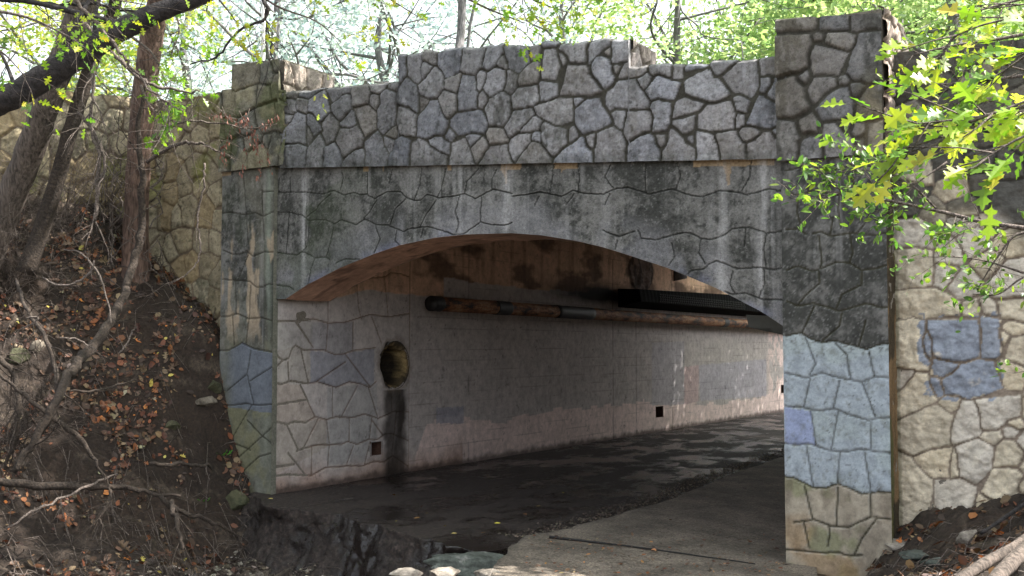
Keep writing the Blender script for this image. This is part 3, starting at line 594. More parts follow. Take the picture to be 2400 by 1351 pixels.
th = np.linspace(0, 2*math.pi, 97); dep = np.array([.004, -.004, -.03, -.05, -.12, -.25, -.5, -.9, -1.6]); TH, DD = np.meshgrid(th, dep)
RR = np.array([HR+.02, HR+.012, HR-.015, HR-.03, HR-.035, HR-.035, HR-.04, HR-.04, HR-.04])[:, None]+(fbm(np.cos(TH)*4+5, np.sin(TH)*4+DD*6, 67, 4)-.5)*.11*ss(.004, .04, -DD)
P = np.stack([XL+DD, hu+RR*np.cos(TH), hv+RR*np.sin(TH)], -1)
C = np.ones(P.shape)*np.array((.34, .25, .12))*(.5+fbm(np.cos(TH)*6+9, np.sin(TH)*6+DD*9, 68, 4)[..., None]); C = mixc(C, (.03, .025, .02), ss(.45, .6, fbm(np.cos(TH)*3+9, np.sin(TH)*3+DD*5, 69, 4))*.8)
C = mixc(C, (.022, .018, .015), ss(.10, .32, -DD+(fbm(np.cos(TH)*3+3, np.sin(TH)*3+3, 71)-.5)*.3)*.95); C = mixc(C, (.06, .05, .042), ss(-.035, -.004, DD)*.95)  # lining darkened with depth to imitate the shade inside; rim dulled
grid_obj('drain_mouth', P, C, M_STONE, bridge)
for (u0, z0, u1, z1) in weep:
    b = MB(); b.add([(XL+.004-dx, y, z) for dx in (0, .3) for y, z in ((u0-.015, z0-.015), (u1+.015, z0-.015), (u1+.015, z1+.015), (u0-.015, z1+.015))], [(0, 1, 5, 4), (1, 2, 6, 5), (2, 3, 7, 6), (3, 0, 4, 7), (4, 5, 6, 7)], (.10, .055, .04)); b.build('weep_hole', M_CONC, bridge, False)
# roof, far wall
XRW = XR+.35
b = MB(); b.box(((XL+XRW)/2-.1, (D+SF+YDK)/2, ZT+.20), ((XRW-XL)/2+.5, (YDK-D-SF)/2, .25)); b.c = [(.5, .40, .34)]*8; b.build('deck', M_WALL, bridge, False)
b = MB(); b.box((XRW+.25, (D+.84+YE)/2, ZT/2), (.25, (YE-D-.84)/2, ZT/2+.1)); b.c = [(.66, .57, .54)]*8; b.build('abutment_wall', M_WALL, bridge, False)

# ================================================================== WING WALLS
ZW9 = """920,440,55 880,470,36 1000,480,45; 900,640,65 870,720,45 960,700,45 960,600,40; 900,860,45 980,900,62 870,930,36 1090,930,45 1150,940,36; 1480,200,55 1500,320,62 1470,370,40 1560,200,45 1560,330,40; 1150,580,70; 1300,500,75; 1240,400,55; 1130,700,45;
1250,780,62; 1400,640,55; 1530,720,62 1480,800,42 1570,800,36; 1280,940,26; 1410,930,26; 900,1040,55 890,1140,55 880,1240,45 950,1260,34; 1180,1080,85 1100,1060,45 1250,1150,52 1120,1180,62 1290,1050,45; 1400,1020,34 1410,1130,45;
1000,1130,24 1000,1200,20; 1530,920,52 1580,950,36; 1540,1050,34; 1480,1110,24; 1570,1170,45 1600,1230,30; 900,280,50 900,200,50; 1030,330,45; 1240,300,45; 1180,150,60; 1350,130,50; 950,60,60; 1130,20,60; 1330,10,60; 1520,50,60; 1400,250,20; 1400,420,40; 1560,470,55 1500,520,40"""
ZW10 = """880,90,24 860,120,20; 940,140,52 930,240,52 990,200,45 870,280,34; 1100,30,34; 1060,160,24; 1330,110,82 1260,140,45 1400,130,45 1150,150,34; 1550,80,45 1560,130,34; 1150,270,24;
1480,270,75 1410,250,45 1550,290,52 1420,380,45; 1560,370,24; 1020,400,82 930,440,55 1090,360,52 1080,480,45 920,520,26; 1260,330,52 1250,430,45 1220,470,26; 1430,470,30; 1520,560,62 1490,600,36 1570,600,36; 1530,440,20;
1310,600,82 1260,550,45 1370,560,45 1300,680,45 1240,650,34; 1050,630,62 1000,620,36 1110,590,34 1100,680,26; 1165,670,10 1180,600,8; 910,740,72 890,850,72 960,800,52 900,930,52 960,920,34 870,660,34;
1180,860,92 1120,810,52 1240,820,52 1130,920,52 1240,920,52; 1480,760,72 1420,800,34 1530,850,45 1530,720,45; 1380,900,52 1360,960,45 1450,930,34; 1600,800,26; 1040,940,16; 1640,500,50; 1680,650,60; 1660,300,50; 1700,150,60; 1680,880,60"""
rwall = empty('retaining_wall', (-1, D+.3, 0), 'tall rubble wing wall of large cream limestone blocks right of the right pier', 'wall')
u0, u1 = XP1-.02, 4.0
us = np.concatenate([rng_(u0, -.6, ST), rng_(-.58, u1, .03)]); zt_r = RW.uv(2110, 124)[1]
u, v = mgrid(us, lambda x: -.1, lambda x: zt_r-.02*(x-u0), ST)
sdr = seeds(RW, ZW9, 2.702, 1800, 380)+seeds(RW, ZW10, 2.697, 1800, 850)
z_hi = RW.uv(2200, 370)[1]; xr_ = RW.uv(2420, 700)[0]
sdr += jit_seeds(u0, xr_+.1, z_hi+.12, zt_r+.2, .34, .26, 3)+jit_seeds(xr_+.25, u1+.2, 0, zt_r+.2, .42, .33, 5)
h, m, idn = stone_h(sdr, u, v, .026, .018, 90, .06, .026)
C = stone_c(u, v, m, idn, (.70, .61, .45), (.27, .22, .175), 90, .20, .05, (.12, .12, .10), .12)
C = mixc(C, (.60, .57, .54), ss(.6, .8, rnd(idn, 22))*.7*m)
zf1 = RW.uv(2250, 560)[1]; dk = ss(-.45, .25, v-zf1+(fbm(u*2, v*2, 95)-.5)*1.5)
C = mixc(C, (.62, .56, .46), .35*m); mk = dk*ss(.15, .4, rnd(idn, 23)+.25*ss(zf1+.3, zf1+1.0, v)); C = mixc(C, (.062, .062, .058), mk*.93)
pu = poly(RW, "2152,742 2338,736 2345,790 2340,850 2345,925 2290,935 2210,935 2160,925 2185,870 2158,850", 1)[0]; pmk = inpoly(pu, u, v, .06, 5)*ss(.40, .50, fbm(u*9, v*9, 97, 5, .7)*.55+.32*m)
C = mixc(C, (.27, .315, .40), pmk*.9)
C = mixc(C, (.10, .10, .05), ss(.45, .7, 1-(u-u0)/.10)*.6)
grid_obj('rubble_face', RW.P(u, v, h), C, M_PALE, rwall)
b = MB(); q = body('x', u0, u1, D+.31, D+.75, lambda x: -.1, lambda x: zt_r-.02*(x-u0)-.02); b.add(q.v, q.f, (.2, .18, .15)); b.build('wall_core', M_CONC, rwall, False)

lwall = empty('retaining_wall', (-11, D+.2, 0), 'mossy rubble wing wall behind the trees, left of the left pier', 'wall')
def lw(pl, ua, ub, z0, z1, seed):
    us = rng_(ua, ub, ST*1.2); u, v = mgrid(us, lambda x: 1.2 if pl is LWA else 2.5, lambda x: z0+(z1-z0)*(x-ua)/(ub-ua)+(fbm(np.array(x*6), np.array(1.), 3)-.5)*.04, ST*1.2)
    sd = jit_seeds(ua-.1, ub+.1, 1.2, max(z0, z1)+.2, .27, .34, seed, .07); h, m, idn = stone_h(sd, u, v, .026, .022, seed, .06, .018)
    C = stone_c(u, v, m, idn, (.34, .295, .205), (.16, .125, .09), seed, .35, .4, (.07, .075, .05))
    C = mixc(C, (.20, .22, .04), ss(.58, .7, fbm(u*1.8, v*1.2, seed+5))*.6); C = mixc(C, (.36, .27, .15), ss(.72, .85, rnd(idn, 31))*.6)
    grid_obj('rubble_face', pl.P(u, v, h), C, M_PALE, lwall)
za = LWA.uv(530, 214)[1]; zb_ = LWA.uv(375, 240)[1]
lw(LWA, B0.x-.02, XQ0+.03, zb_, za, 401)
lw(LWB, -(B1-B0).length, .02, zb_+.35, zb_, 420)
b = MB()
for A_, B_, z0, z1 in ((B0, Vector((XQ0+.03, D+.14, 0)), zb_, za), (B1, B0, zb_+.35, zb_)):
    n = Vector((-(B_-A_).y, (B_-A_).x, 0)).normalized(); a, c = A_+n*.02, B_+n*.02
    b.add([(a.x, a.y, 1), (c.x, c.y, 1), (c.x+n.x*.4, c.y+n.y*.4, 1), (a.x+n.x*.4, a.y+n.y*.4, 1), (a.x, a.y, z0-.03), (c.x, c.y, z1-.03), (c.x+n.x*.4, c.y+n.y*.4, z1-.03), (a.x+n.x*.4, a.y+n.y*.4, z0-.03)], [(3, 2, 1, 0), (4, 5, 6, 7), (0, 1, 5, 4), (1, 2, 6, 5), (2, 3, 7, 6), (3, 0, 4, 7)], (.2, .17, .12))
b.build('wall_core', M_CONC, lwall, False)

# ================================================================== PIPE, TROUGH, PLATE
def twp(px, py, off): # point on a plane parallel to the tunnel wall, 'off' metres in front of it
    r = ray(px, py); t = (XL+off-EYE.x)/r.x; return EYE+r*t
m = NT('rusty_pipe'); n = m.noise(5, 6, .75, sc=(1, .35, 1.5)); n2 = m.noise(30, 4)
c = m.ramp(n.outputs[0], [(.36, (.34, .22, .13)), (.46, (.28, .12, .045)), (.53, (.12, .045, .018)), (.59, (.015, .011, .009))]); c = m.mul(c, m.ramp(n2.outputs[0], [(.3, g3(.6)), (.7, g3(1.3))]))
m.l(c, m.b.inputs['Base Color']); m.b.inputs['Roughness'].default_value = .75; m.bump(n2.outputs[0], .4, .01); M_RUST = m.m
M_TAR = simple('black_wrap', (.012, .011, .011), .6, 0, 30, .6, 1.4, .5, .01)
M_STEEL = simple('sooty_steel', (.003, .003, .003), .9, .0, 12, .6, 1.4, .2, .01)
M_STEEL.node_tree.nodes['Principled BSDF'].inputs['Specular IOR Level'].default_value = .08
M_PLATE = simple('grey_plate', (.06, .062, .055), .7, 0, 8, .8, 1.2, .2, .005)
off = .28
p0 = twp(1014, 712, off); pz = p0.z; pr_ = (twp(1014, 690, off).z-twp(1014, 731, off).z)/2
pipe = empty('utility_pipe', p0, 'long rusty brown pipe with black wrapped bands running along the tunnel wall', 'pipe')
b = MB(); b.tube([(p0.x, y, pz-.003*(y-p0.y)) for y in np.linspace(p0.y, YE, 60)], [pr_*.85]*60, 20, .015); b.build('pipe_barrel', M_RUST, pipe)
for a, c_ in ((1012, 1030), (1160, 1190), (1302, 1385), (1690, 1700)):
    y0 = twp(a, 715, off).y; y1 = twp(c_, 722, off).y; n_ = 14; ys = np.linspace(y0-.02, y1, n_)
    b = MB(); b.tube([(p0.x, y, pz-.003*(y-p0.y)) for y in ys], [pr_*(.885+.01*math.sin(i*2.1)) for i in range(n_)], 20, .02); b.build('pipe_band', M_TAR, pipe)
for y in np.arange(p0.y+.6, YE-1, 2.6):
    b = MB(); b.box((XL+off/2, y, pz+pr_*.2), (off/2, .03, .02)); b.build('pipe_bracket', M_STEEL, pipe, False)
tr = empty('metal_trough', twp(1480, 700, .1), 'black corrugated metal trough fixed above the rusty pipe, under the arch edge', 'trough')
y0 = twp(1452, 690, .05).y; y1 = YE-.3; zt0 = twp(1500, 676, .45).z; zb0 = pz+pr_*1.3
b = MB(); vs = []; fs = []; N = 260
for i in range(N+1):
    y = y0+(y1-y0)*i/N; zz = zt0+.02*(y-y0); wv_ = .004*math.sin(i*2*math.pi/3.2)
    vs += [(XL+.02, y, zz), (XL+.46+wv_, y, zz-.02), (XL+.50+wv_, y, zb0+.10), (XL+.02, y, zb0)]
for i in range(N):
    for k in range(4): fs.append((4*i+k, 4*i+4+k, 4*i+4+(k+1) % 4, 4*i+(k+1) % 4))
fs += [(0, 1, 2, 3), (4*N+3, 4*N+2, 4*N+1, 4*N)]; b.add(vs, fs); b.build('trough_shell', M_STEEL, tr, False)
b = MB()
for i in range(46):
    for j in range(4):
        y = y0+.9+i*.11; b.box((XL+.505, y+.02*(j % 2), zb0+.13+j*.045), (.006, .03, .010), Matrix.Rotation(.5, 3, 'X'))
b.build('trough_mesh', simple('perforated_metal', (.02, .018, .017), .8, .0, 30), tr, False)
pa = [FAC.uv(*p)[:2] for p in ((1748, 738), (1800, 732), (1850, 775), (1850, 771), (1755, 768))]
b = MB(); yy = D+.62; k = yy/D
q = []
for px, py in ((1748, 738), (1806, 741), (1900, 800), (1900, 774), (1755, 768)):
    r = ray(px, py); t = yy/r.y; p = EYE+r*t; q.append(p)
n_ = len(q); b.add([p for p in q]+[p+Vector((0, .05, 0)) for p in q], [tuple(range(n_)), tuple(range(n_, 2*n_))[::-1]]+[(i, (i+1) % n_, n_+(i+1) % n_, n_+i) for i in range(n_)])
tag(b.build('cover_plate', M_PLATE, None, False), 'small dark grey green metal plate at the end of the pipe beside the right pier', 'plate')

# ================================================================== GROUND
CP = [(-9.2, 9.9, .12), (-9.87, 9.95, .99), (-10.1, 9.95, 1.95), (-10.7, 9.95, 2.55), (-11.4, 9.95, 3.1), (-11.1, 9.5, 2.95), (-11.6, 9.8, 3.5), (-12.2, 9.3, 3.8), (-12.9, 8.8, 3.95), (-14.2, 7.8, 4.1), (-16, 7, 4.3), (-14, 10, 4.3), (-18, 9, 4.6),
      (-9.0, 9.0, -.35), (-9.6, 9, .25), (-10.2, 9, 1.0), (-10.8, 9, 1.8), (-11.6, 9, 2.8), (-8, 8, -.42), (-9.2, 8, -.15), (-10.2, 8, .5), (-11, 8, 1.4), (-12, 8, 2.7), (-13, 8, 3.6),
      (-7, 6.5, -.65), (-9, 6.5, -.3), (-10.5, 6.5, .5), (-12, 6.5, 2.2), (-14, 6.5, 3.5), (-6, 4, -.7), (-9, 4, -.2), (-12, 4, 1.8), (-15, 4, 3.4), (-6, 0, -.5), (-12, 0, 1.5), (-18, 3, 4.2), (-5, -5, -.3), (-14, -5, 2.5),
      (-6, 8.3, -.42), (-5, 7.5, -.42), (-7.5, 9.2, -.42), (-6.6, 9.2, -.42), (-5.2, 8.4, -.2), (-4, 6, -.4), (-4, 9, -.12), (-3.2, 9.6, -.05), (-3, 6, -.05), (-1.5, 3, .15), (0, 0, .3), (2, -4, .5),
      (-2.5, 9.85, 0.02), (-2.1, 9.9, .2), (-2.0, 10.2, .42), (-1.1, 10.2, .72), (0, 10.2, 1.3), (2, 10, 2.2), (4, 10, 3.0), (-.6, 7.5, .6), (-1.7, 8.6, .22), (-2.3, 8.8, .05), (-1.4, 9.4, .5), (0, 4, .55), (2, 6, 1.3), (4, 3, 1.8), (7, 6, 3), (7, -4, 2)]
CP = np.array(CP)
def tps(d): return np.where(d > 1e-9, d*d*np.log(d+1e-12), 0)
nC = len(CP); Kd = np.hypot(CP[:, None, 0]-CP[None, :, 0], CP[:, None, 1]-CP[None, :, 1]); A_ = np.zeros((nC+3, nC+3)); A_[:nC, :nC] = tps(Kd)+np.eye(nC)*.004
Q_ = np.c_[np.ones(nC), CP[:, :2]]; A_[:nC, nC:] = Q_; A_[nC:, :nC] = Q_.T; SOL = np.linalg.solve(A_, np.r_[CP[:, 2], 0, 0, 0])
def tbase(x, y):
    x = np.asarray(x, float); y = np.asarray(y, float); z = SOL[nC]+SOL[nC+1]*x+SOL[nC+2]*y
    for i in range(nC): z = z+SOL[i]*tps(np.hypot(x-CP[i, 0], y-CP[i, 1]))
    return z
def zfloor(x): return .25-.25*(x-XL)/(XR-XL)
def floorhit(px, py, dz=0):
    r = ray(px, py); k = -.25/(XR-XL); c0 = .25-k*XL+dz
    t = (c0+k*EYE.x-EYE.z)/(r.z-k*r.x); return EYE+r*t
EDGE = [floorhit(*p) for p in ((585, 1150), (606, 1168), (640, 1180), (700, 1192), (790, 1203), (850, 1222), (960, 1250), (1060, 1276), (1130, 1288), (1210, 1275), (1260, 1265))]
EX = np.array([p.x for p in EDGE]); EY = np.array([p.y for p in EDGE])
PE = [floorhit(*p) for p in ((1130, 1380), (1175, 1310), (1230, 1262), (1330, 1246), (1450, 1213), (1520, 1192), (1600, 1165), (1700, 1122), (1845, 1072))]
o_ = np.argsort(EX)
def front_y(x): return np.interp(x, EX[o_], EY[o_])
pk = (PE[-1].x-PE[-4].x)/(PE[-1].y-PE[-4].y)
def path_x(y):  # left edge of the path
    ys = [p.y for p in PE]; xs = [p.x for p in PE]
    return np.where(y > ys[-1], xs[-1]+pk*.3*(y-ys[-1]), np.interp(y, ys, xs))
def tz(x, y):
    z = tbase(x, y)+(fbm(x*1.3, y*1.3, 500, 5, .55)-.5)*.34+(fbm(x*5, y*5, 505, 4, .65)-.5)*.24
    onp = ss(-.05, .25, x-path_x(y)+.1)*(1-ss(-2.6, -2.1, x+.15*(y-9.9)*0)); zf = zfloor(x)-.03
    z = np.where(onp > 0, z*(1-onp)+np.minimum(z, zf-.05)*onp, z)
    inn = (y > front_y(x)) & (x > XL-.35) & (x < -2.9); z = np.where(inn, np.minimum(z, -.25), z)
    return z
xs = np.concatenate([rng_(-22, -14.2, .2)[:-1], rng_(-14.2, .6, .034)[:-1], rng_(.6, 9, .2)]); ys = np.concatenate([rng_(-7, 5, .2)[:-1], rng_(5, D+.35, .03)])
X_, Y_ = np.meshgrid(xs, ys); Z_ = tz(X_, Y_)
behind = (np.interp(X_, [B1.x, B0.x], [B1.y, B0.y]) < Y_) & (X_ < B0.x)
C = np.ones(X_.shape+(3,))*np.array((.026, .016, .010))*(.5+1.0*fbm(X_*2.5-Y_, Z_*2.5+Y_*1.5, 510, 5)[..., None])
C = mixc(C, (.035, .025, .018), ss(.5, .62, fbm(X_*1.2, Y_*1.2, 511, 4))*.7)
C = mixc(C, (.11, .085, .062), ss(.6, .68, fbm(X_*7-Y_*3, Z_*7+Y_*4, 512, 4, .7))*.45)
wet = (1-ss(-.42, -.1, Z_))*ss(-9.2, -8.2, X_)*(X_ < -2); C = mixc(C, (.022, .018, .015), wet*.6)
cr = (1-ss(-.5, -.3, Z_+.0))*ss(.5, .6, fbm(X_*9, Y_*9, 513, 3)); C = mixc(C, (.22, .18, .14), cr*.5)
m = NT('soil'); a = m.n('ShaderNodeAttribute', attribute_name='Col'); n1 = m.noise(30, 6, .75); n2 = m.noise(8, 4)
c = m.mul(a.outputs['Color'], m.ramp(n1.outputs[0], [(.35, g3(.45)), (.5, g3(1)), (.68, g3(1.9))])); m.l(c, m.b.inputs['Base Color']); m.b.inputs['Roughness'].default_value = .85
m.bump(n1.outputs[0], .9, .03); M_SOIL = m.m
tag(grid_obj('creek_bank', np.stack([X_, Y_, Z_], -1), C, M_SOIL), kind='structure')
M_GRASS = simple('lawn', (.10, .13, .05), .9, 0, 3)
def sheet(name, x0, x1, y0, y1, z, mat):
    b = MB(); b.add([(x0, y0, z), (x1, y0, z), (x1, y1, z), (x0, y1, z)], [(0, 1, 2, 3)]); return tag(b.build(name, mat, None, False), kind='structure')
sheet('ground', -600, 600, -600, 900, -1.2, simple('ground_soil', (.08, .07, .05)))
sheet('lawn', -200, XL-.3, 10.6, 300, 3.35, M_GRASS); sheet('lawn', XRW+.6, 200, 10.8, 300, 3.3, M_GRASS); sheet('lawn', XL-.3, XRW+.6, YE+10, 300, 3.3, M_GRASS)
sheet('road', XL-.3, XRW+.6, D+.9, YDK, ZT+.47, simple('asphalt', (.05, .05, .05)))
# wet channel floor with a broken front edge
m = NT('wet_channel'); n1 = m.noise(1.6, 6, .65, sc=(1, .55, 1)); n2 = m.noise(24, 5, .7); n3 = m.noise(.7, 3)
mm = m.n('ShaderNodeMath', operation='MULTIPLY_ADD'); m.l(n2.outputs[0], mm.inputs[0]); mm.inputs[1].default_value = .22; m.l(n1.outputs[0], mm.inputs[2])
wet = m.ramp(mm.outputs[0], [(.58, g3(0)), (.66, g3(1))])
dry = m.ramp(n2.outputs[0], [(.35, (.008, .006, .005)), (.5, (.024, .017, .014)), (.68, (.075, .055, .045))])
m.l(m.mix(wet, dry, (.014, .011, .010)), m.b.inputs['Base Color']); rr_ = m.ramp(wet, [(0, g3(.8)), (1, g3(.26))]); m.l(rr_, m.b.inputs['Roughness'])
sub = m.n('ShaderNodeMath', operation='MULTIPLY'); m.l(m.ramp(wet, [(0, g3(1)), (1, g3(.03))]), sub.inputs[0]); m.l(n2.outputs[0], sub.inputs[1]); m.bump(sub.outputs[0], .8, .02); M_WET = m.m
nx = 260; t_ = np.linspace(0, 1, nx); xs = XL-.25+(XRW-.0-XL+.25)*t_
rows = np.concatenate([np.linspace(0, 1, 90)**1.6])
yf = front_y(xs)+(fbm(xs*4, xs*0, 520, 5, .65)-.5)*.42*(1-ss(-5.2, -4.8, xs)); 
kk = np.ones(41)/41; ysm = np.convolve(np.pad(yf, 20, mode='edge'), kk, 'valid'); NF = 34; X_ = np.repeat(xs[None], len(rows)+NF, 0); Yr = yf[None]+(YE+6-yf[None])*rows[:, None]
zz = zfloor(xs)[None]+(fbm(X_[NF:]*2, Yr*2, 521, 4)-.5)*.03-.02
q_ = np.linspace(1, 0, NF)[:, None]*np.ones((1, nx)); XF = X_[:NF]; bz = zfloor(xs)[None]-.03; bm_ = np.minimum(tz(xs, ysm-.6)-.12, zfloor(xs)-.12)[None]
ZF = bz+(bm_-bz)*q_**1.1+(fbm(XF*7, q_*9, 524, 5, .65)-.5)*.13*ss(0, .2, q_); YF = yf[None]*(1-ss(0, .3, q_))+ysm[None]*ss(0, .3, q_)-q_*.50*(.55+.9*fbm(XF*2.2, q_*2, 525, 4))+(fbm(XF*9, q_*9, 526, 4, .6)-.5)*.08*ss(0, .15, q_)+.12*np.sin(q_*math.pi)
tag(grid_obj('channel_floor', np.stack([X_, np.concatenate([YF, Yr]), np.concatenate([ZF, zz])], -1), None, M_WET), kind='structure')
# concrete path slab
m = NT('path_concrete'); n1 = m.noise(45, 5, .85); n2 = m.noise(2.0, 5, .6); n3 = m.noise(160, 2, .6)
c = m.ramp(n1.outputs[0], [(.36, (.05, .04, .032)), (.47, (.17, .145, .118)), (.56, (.23, .195, .155)), (.66, (.48, .39, .28))]); c = m.mul(c, m.ramp(n2.outputs[0], [(.35, g3(.55)), (.65, g3(1.15))])); n4 = m.noise(12, 5, .8); c = m.mul(c, m.ramp(n4.outputs[0], [(.38, g3(.6)), (.5, g3(1))]))
m.l(c, m.b.inputs['Base Color']); m.b.inputs['Roughness'].default_value = .85; m.bump(n1.outputs[0], 1, .012); M_PATH = m.m
py_ = np.concatenate([rng_(-6, 6.5, .3)[:-1], rng_(6.5, 12, .05)[:-1], rng_(12, YE+6, .3)]); px0 = path_x(py_)+(fbm(py_*6, py_*0, 530, 3)-.5)*.08
px0 = np.where(py_ < 7.2, np.interp(py_, [-6, 7.2], [-2.6, path_x(np.array(7.2))]), px0); px1 = np.where(py_ > D, XRW-.0, np.interp(py_, [-6, 6, D], [1.2, -1.6, XR+.25]))
tt = np.concatenate([[-.0], np.linspace(0, 1, 60), [1.0]])[:, None]; X_ = px0[None]+(px1-px0)[None]*tt; Y_ = np.repeat(py_[None], 62, 0); Z_ = zfloor(X_)+.03+(fbm(X_*1.5, Y_*1.5, 531, 3)-.5)*.02
fr = ss(8.9, 6, Y_); Z_ += .0*fr
# follow the rising ground toward the camera
Z_ = np.where(Y_ < 8.5, np.maximum(Z_, Z_), Z_); Z_[0] -= .28; Z_[-1] -= .28; X_[0] -= .02
tag(grid_obj('path', np.stack([X_, Y_, Z_], -1), None, M_PATH), kind='structure')
j0 = floorhit(1288, 1262, .03); j1 = floorhit(1500, 1287, .03); j2 = floorhit(1770, 1325, .03)
b = MB(); pp = spline([j0, j1, j2], 10)
pp = [Vector((p.x, p.y, p.z+.012)) for p in pp]
b.tube(pp, lerpl([.014, .008, .005], len(pp)), 6, .3); tag(b.build('joint_strip', M_TAR, None), 'thin dark rubbery expansion joint strip crossing the concrete path', 'strip')

# ================================================================== VEGETATION, ROCKS, LITTER
def ghit(px, py, lo=4.5, hi=18):
    r = ray(px, py); ds = np.linspace(lo, hi, 300); X = EYE.x+r.x*ds; Y = EYE.y+r.y*ds; Zr = EYE.z+r.z*ds
    k = np.where(Zr < tz(X, Y))[0]
    i = k[0] if len(k) else len(ds)-1
    return Vector((X[i], Y[i], Zr[i])), ds[i]
def tzs(x, y): return float(tz(np.array([x]), np.array([y]))[0])
def pxpts(L):  # (px, py, width px, distance) -> points and radii
    P = [at(a, b, d) for a, b, w_, d in L]; r = [w_/2/FPX*d for a, b, w_, d in L]; return P, r
def limb(L, n=10, wob=.05, k=6, jit=0.0, b=None):
    P, r = pxpts(L); Q = spline(P, k); rr = lerpl(r, len(Q))
    rr = list(np.interp(np.arange(len(Q))/k, np.arange(len(P)), r))
    if jit: Q = [q+Vector((random.gauss(0, jit), random.gauss(0, jit), random.gauss(0, jit))) for q in Q]
    b = b or MB(); b.tube(Q, rr, n, wob); return b, Q
def rv(): 
    v = Vector((random.gauss(0, 1), random.gauss(0, 1), random.gauss(0, 1))); return v.normalized()
def twig(b, p, d, L, r, lev, droop=0.0, curl=.25, kids=5, n=4, tips=None):
    m = max(4, int(L/.07)); m = min(m, 14); st = L/m; pts = [Vector(p)]; d = Vector(d).normalized()
    for i in range(m):
        d = (d+rv()*curl+Vector((0, 0, -droop))).normalized(); pts.append(pts[-1]+d*st)
        if lev > 0 and i > 0 and random.random() < kids/m:
            sd = (d+rv()*.9).normalized(); twig(b, pts[-1], sd, L*random.uniform(.3, .6), r*.55, lev-1, droop, curl, kids*.8, 3, tips)
    b.tube(pts, lerpl([r, r*.35], m+1), n, 0, n > 3)
    if tips is not None: tips += pts[2:]
# ---- leaf shapes
HALF = [(0, .0), (.10, .015), (.16, .07), (.20, .20), (.27, .17), (.31, .07), (.40, .08), (.46, .30), (.51, .36), (.54, .27), (.60, .29), (.57, .12), (.63, .09), (.74, .22), (.79, .27), (.81, .17), (.86, .17), (.85, .07), (.93, .06), (1.0, .0)]
def oakleaf(b, p, ax, nr, L, col, fold=.25):
    ax = Vector(ax).normalized(); nr = Vector(nr); nr = (nr-ax*nr.dot(ax)).normalized(); sd = ax.cross(nr); cv = random.uniform(-.25, .1)
    for s in (1, -1):
        vs = [Vector(p)+ax*(x*L)+sd*(s*y*L*random.uniform(.9, 1.1))+nr*((y*fold+cv*x*x)*L) for x, y in HALF]
        n = len(vs); mid = [Vector(p)+ax*(x*L)+nr*(cv*x*x*L) for x in (.85, .6, .35, .15)]
        mid = mid; fs = []
        b.add(vs+mid, [(n+3, 0, 1, 2, 3, 4), (n+3, 4, 5, n+2), (n+2, 5, 6, n+1), (6, 7, 8, 9, 10, n+1), (10, 11, n+1), (n+1, 11, 12, n), (12, 13, 14, 15, n), (15, 16, 17, n), (17, 18, 19, n)], col)
def smleaf(b, p, ax, nr, L, w_, col):
    ax = Vector(ax).normalized(); nr = Vector(nr); nr = (nr-ax*nr.dot(ax)); nr = nr.normalized() if nr.length > 1e-5 else ax.orthogonal().normalized(); sd = ax.cross(nr); p = Vector(p)
    b.add([p, p+ax*L*.3+sd*w_*L*.5+nr*.06*L, p+ax*L*.7+sd*w_*L*.42+nr*.04*L, p+ax*L, p+ax*L*.7-sd*w_*L*.42+nr*.04*L, p+ax*L*.3-sd*w_*L*.5+nr*.06*L], [(0, 1, 2, 3), (0, 3, 4, 5)], col)
def jc(c, a=.25, h=.08):
    t = random.uniform(1-a, 1+a); return tuple(max(0, x*t*random.uniform(1-h, 1+h)) for x in c)
# ---- fast leaf cloud for crowns: numpy rhombi
def cloud(name, centres, rads, n, size, cols, mat, parent, seed, flat=.75, cl=0, sizevar=.5):
    rg = np.random.default_rng(seed); centres = np.array([tuple(c) for c in centres]); rads = np.array(rads, float)
    wts = rads**2; k = rg.choice(len(centres), n, p=wts/wts.sum()); dv = rg.normal(size=(n, 3)); dv /= np.linalg.norm(dv, axis=1)[:, None]
    dv *= (rg.random(n)**.45)[:, None]; dv[:, 2] *= flat; P = centres[k]+dv*rads[k][:, None]
    a = rg.normal(size=(n, 3)); a[:, 2] *= .6; a /= np.linalg.norm(a, axis=1)[:, None]; nr = rg.normal(size=(n, 3))*.7+np.array((0, 0, .8)); s = np.cross(a, nr); s /= np.linalg.norm(s, axis=1)[:, None]+1e-9
    L = (size*(1-sizevar/2+sizevar*rg.random(n)))[:, None]; V = np.stack([P-a*L*.5, P+s*L*.24+a*L*.05, P+a*L*.5, P-s*L*.24+a*L*.05], 1).reshape(-1, 3)
    me = bpy.data.meshes.new(name); me.vertices.add(4*n); me.vertices.foreach_set('co', V.reshape(-1).astype(np.float32)); me.loops.add(4*n); me.loops.foreach_set('vertex_index', np.arange(4*n, dtype=np.int32))
    me.polygons.add(n); me.polygons.foreach_set('loop_start', np.arange(n, dtype=np.int32)*4); me.update(calc_edges=True)
    ck = rg.integers(0, len(cols), len(centres)); base = np.array(cols)[ck[k]]*(.7+.6*rg.random(n))[:, None]; oth = np.array(cols)[rg.integers(0, len(cols), n)]
    base = np.where((rg.random(n) < .35)[:, None], oth, base); setcol(me, np.repeat(base, 4, 0)); return link(name, me, mat, parent)
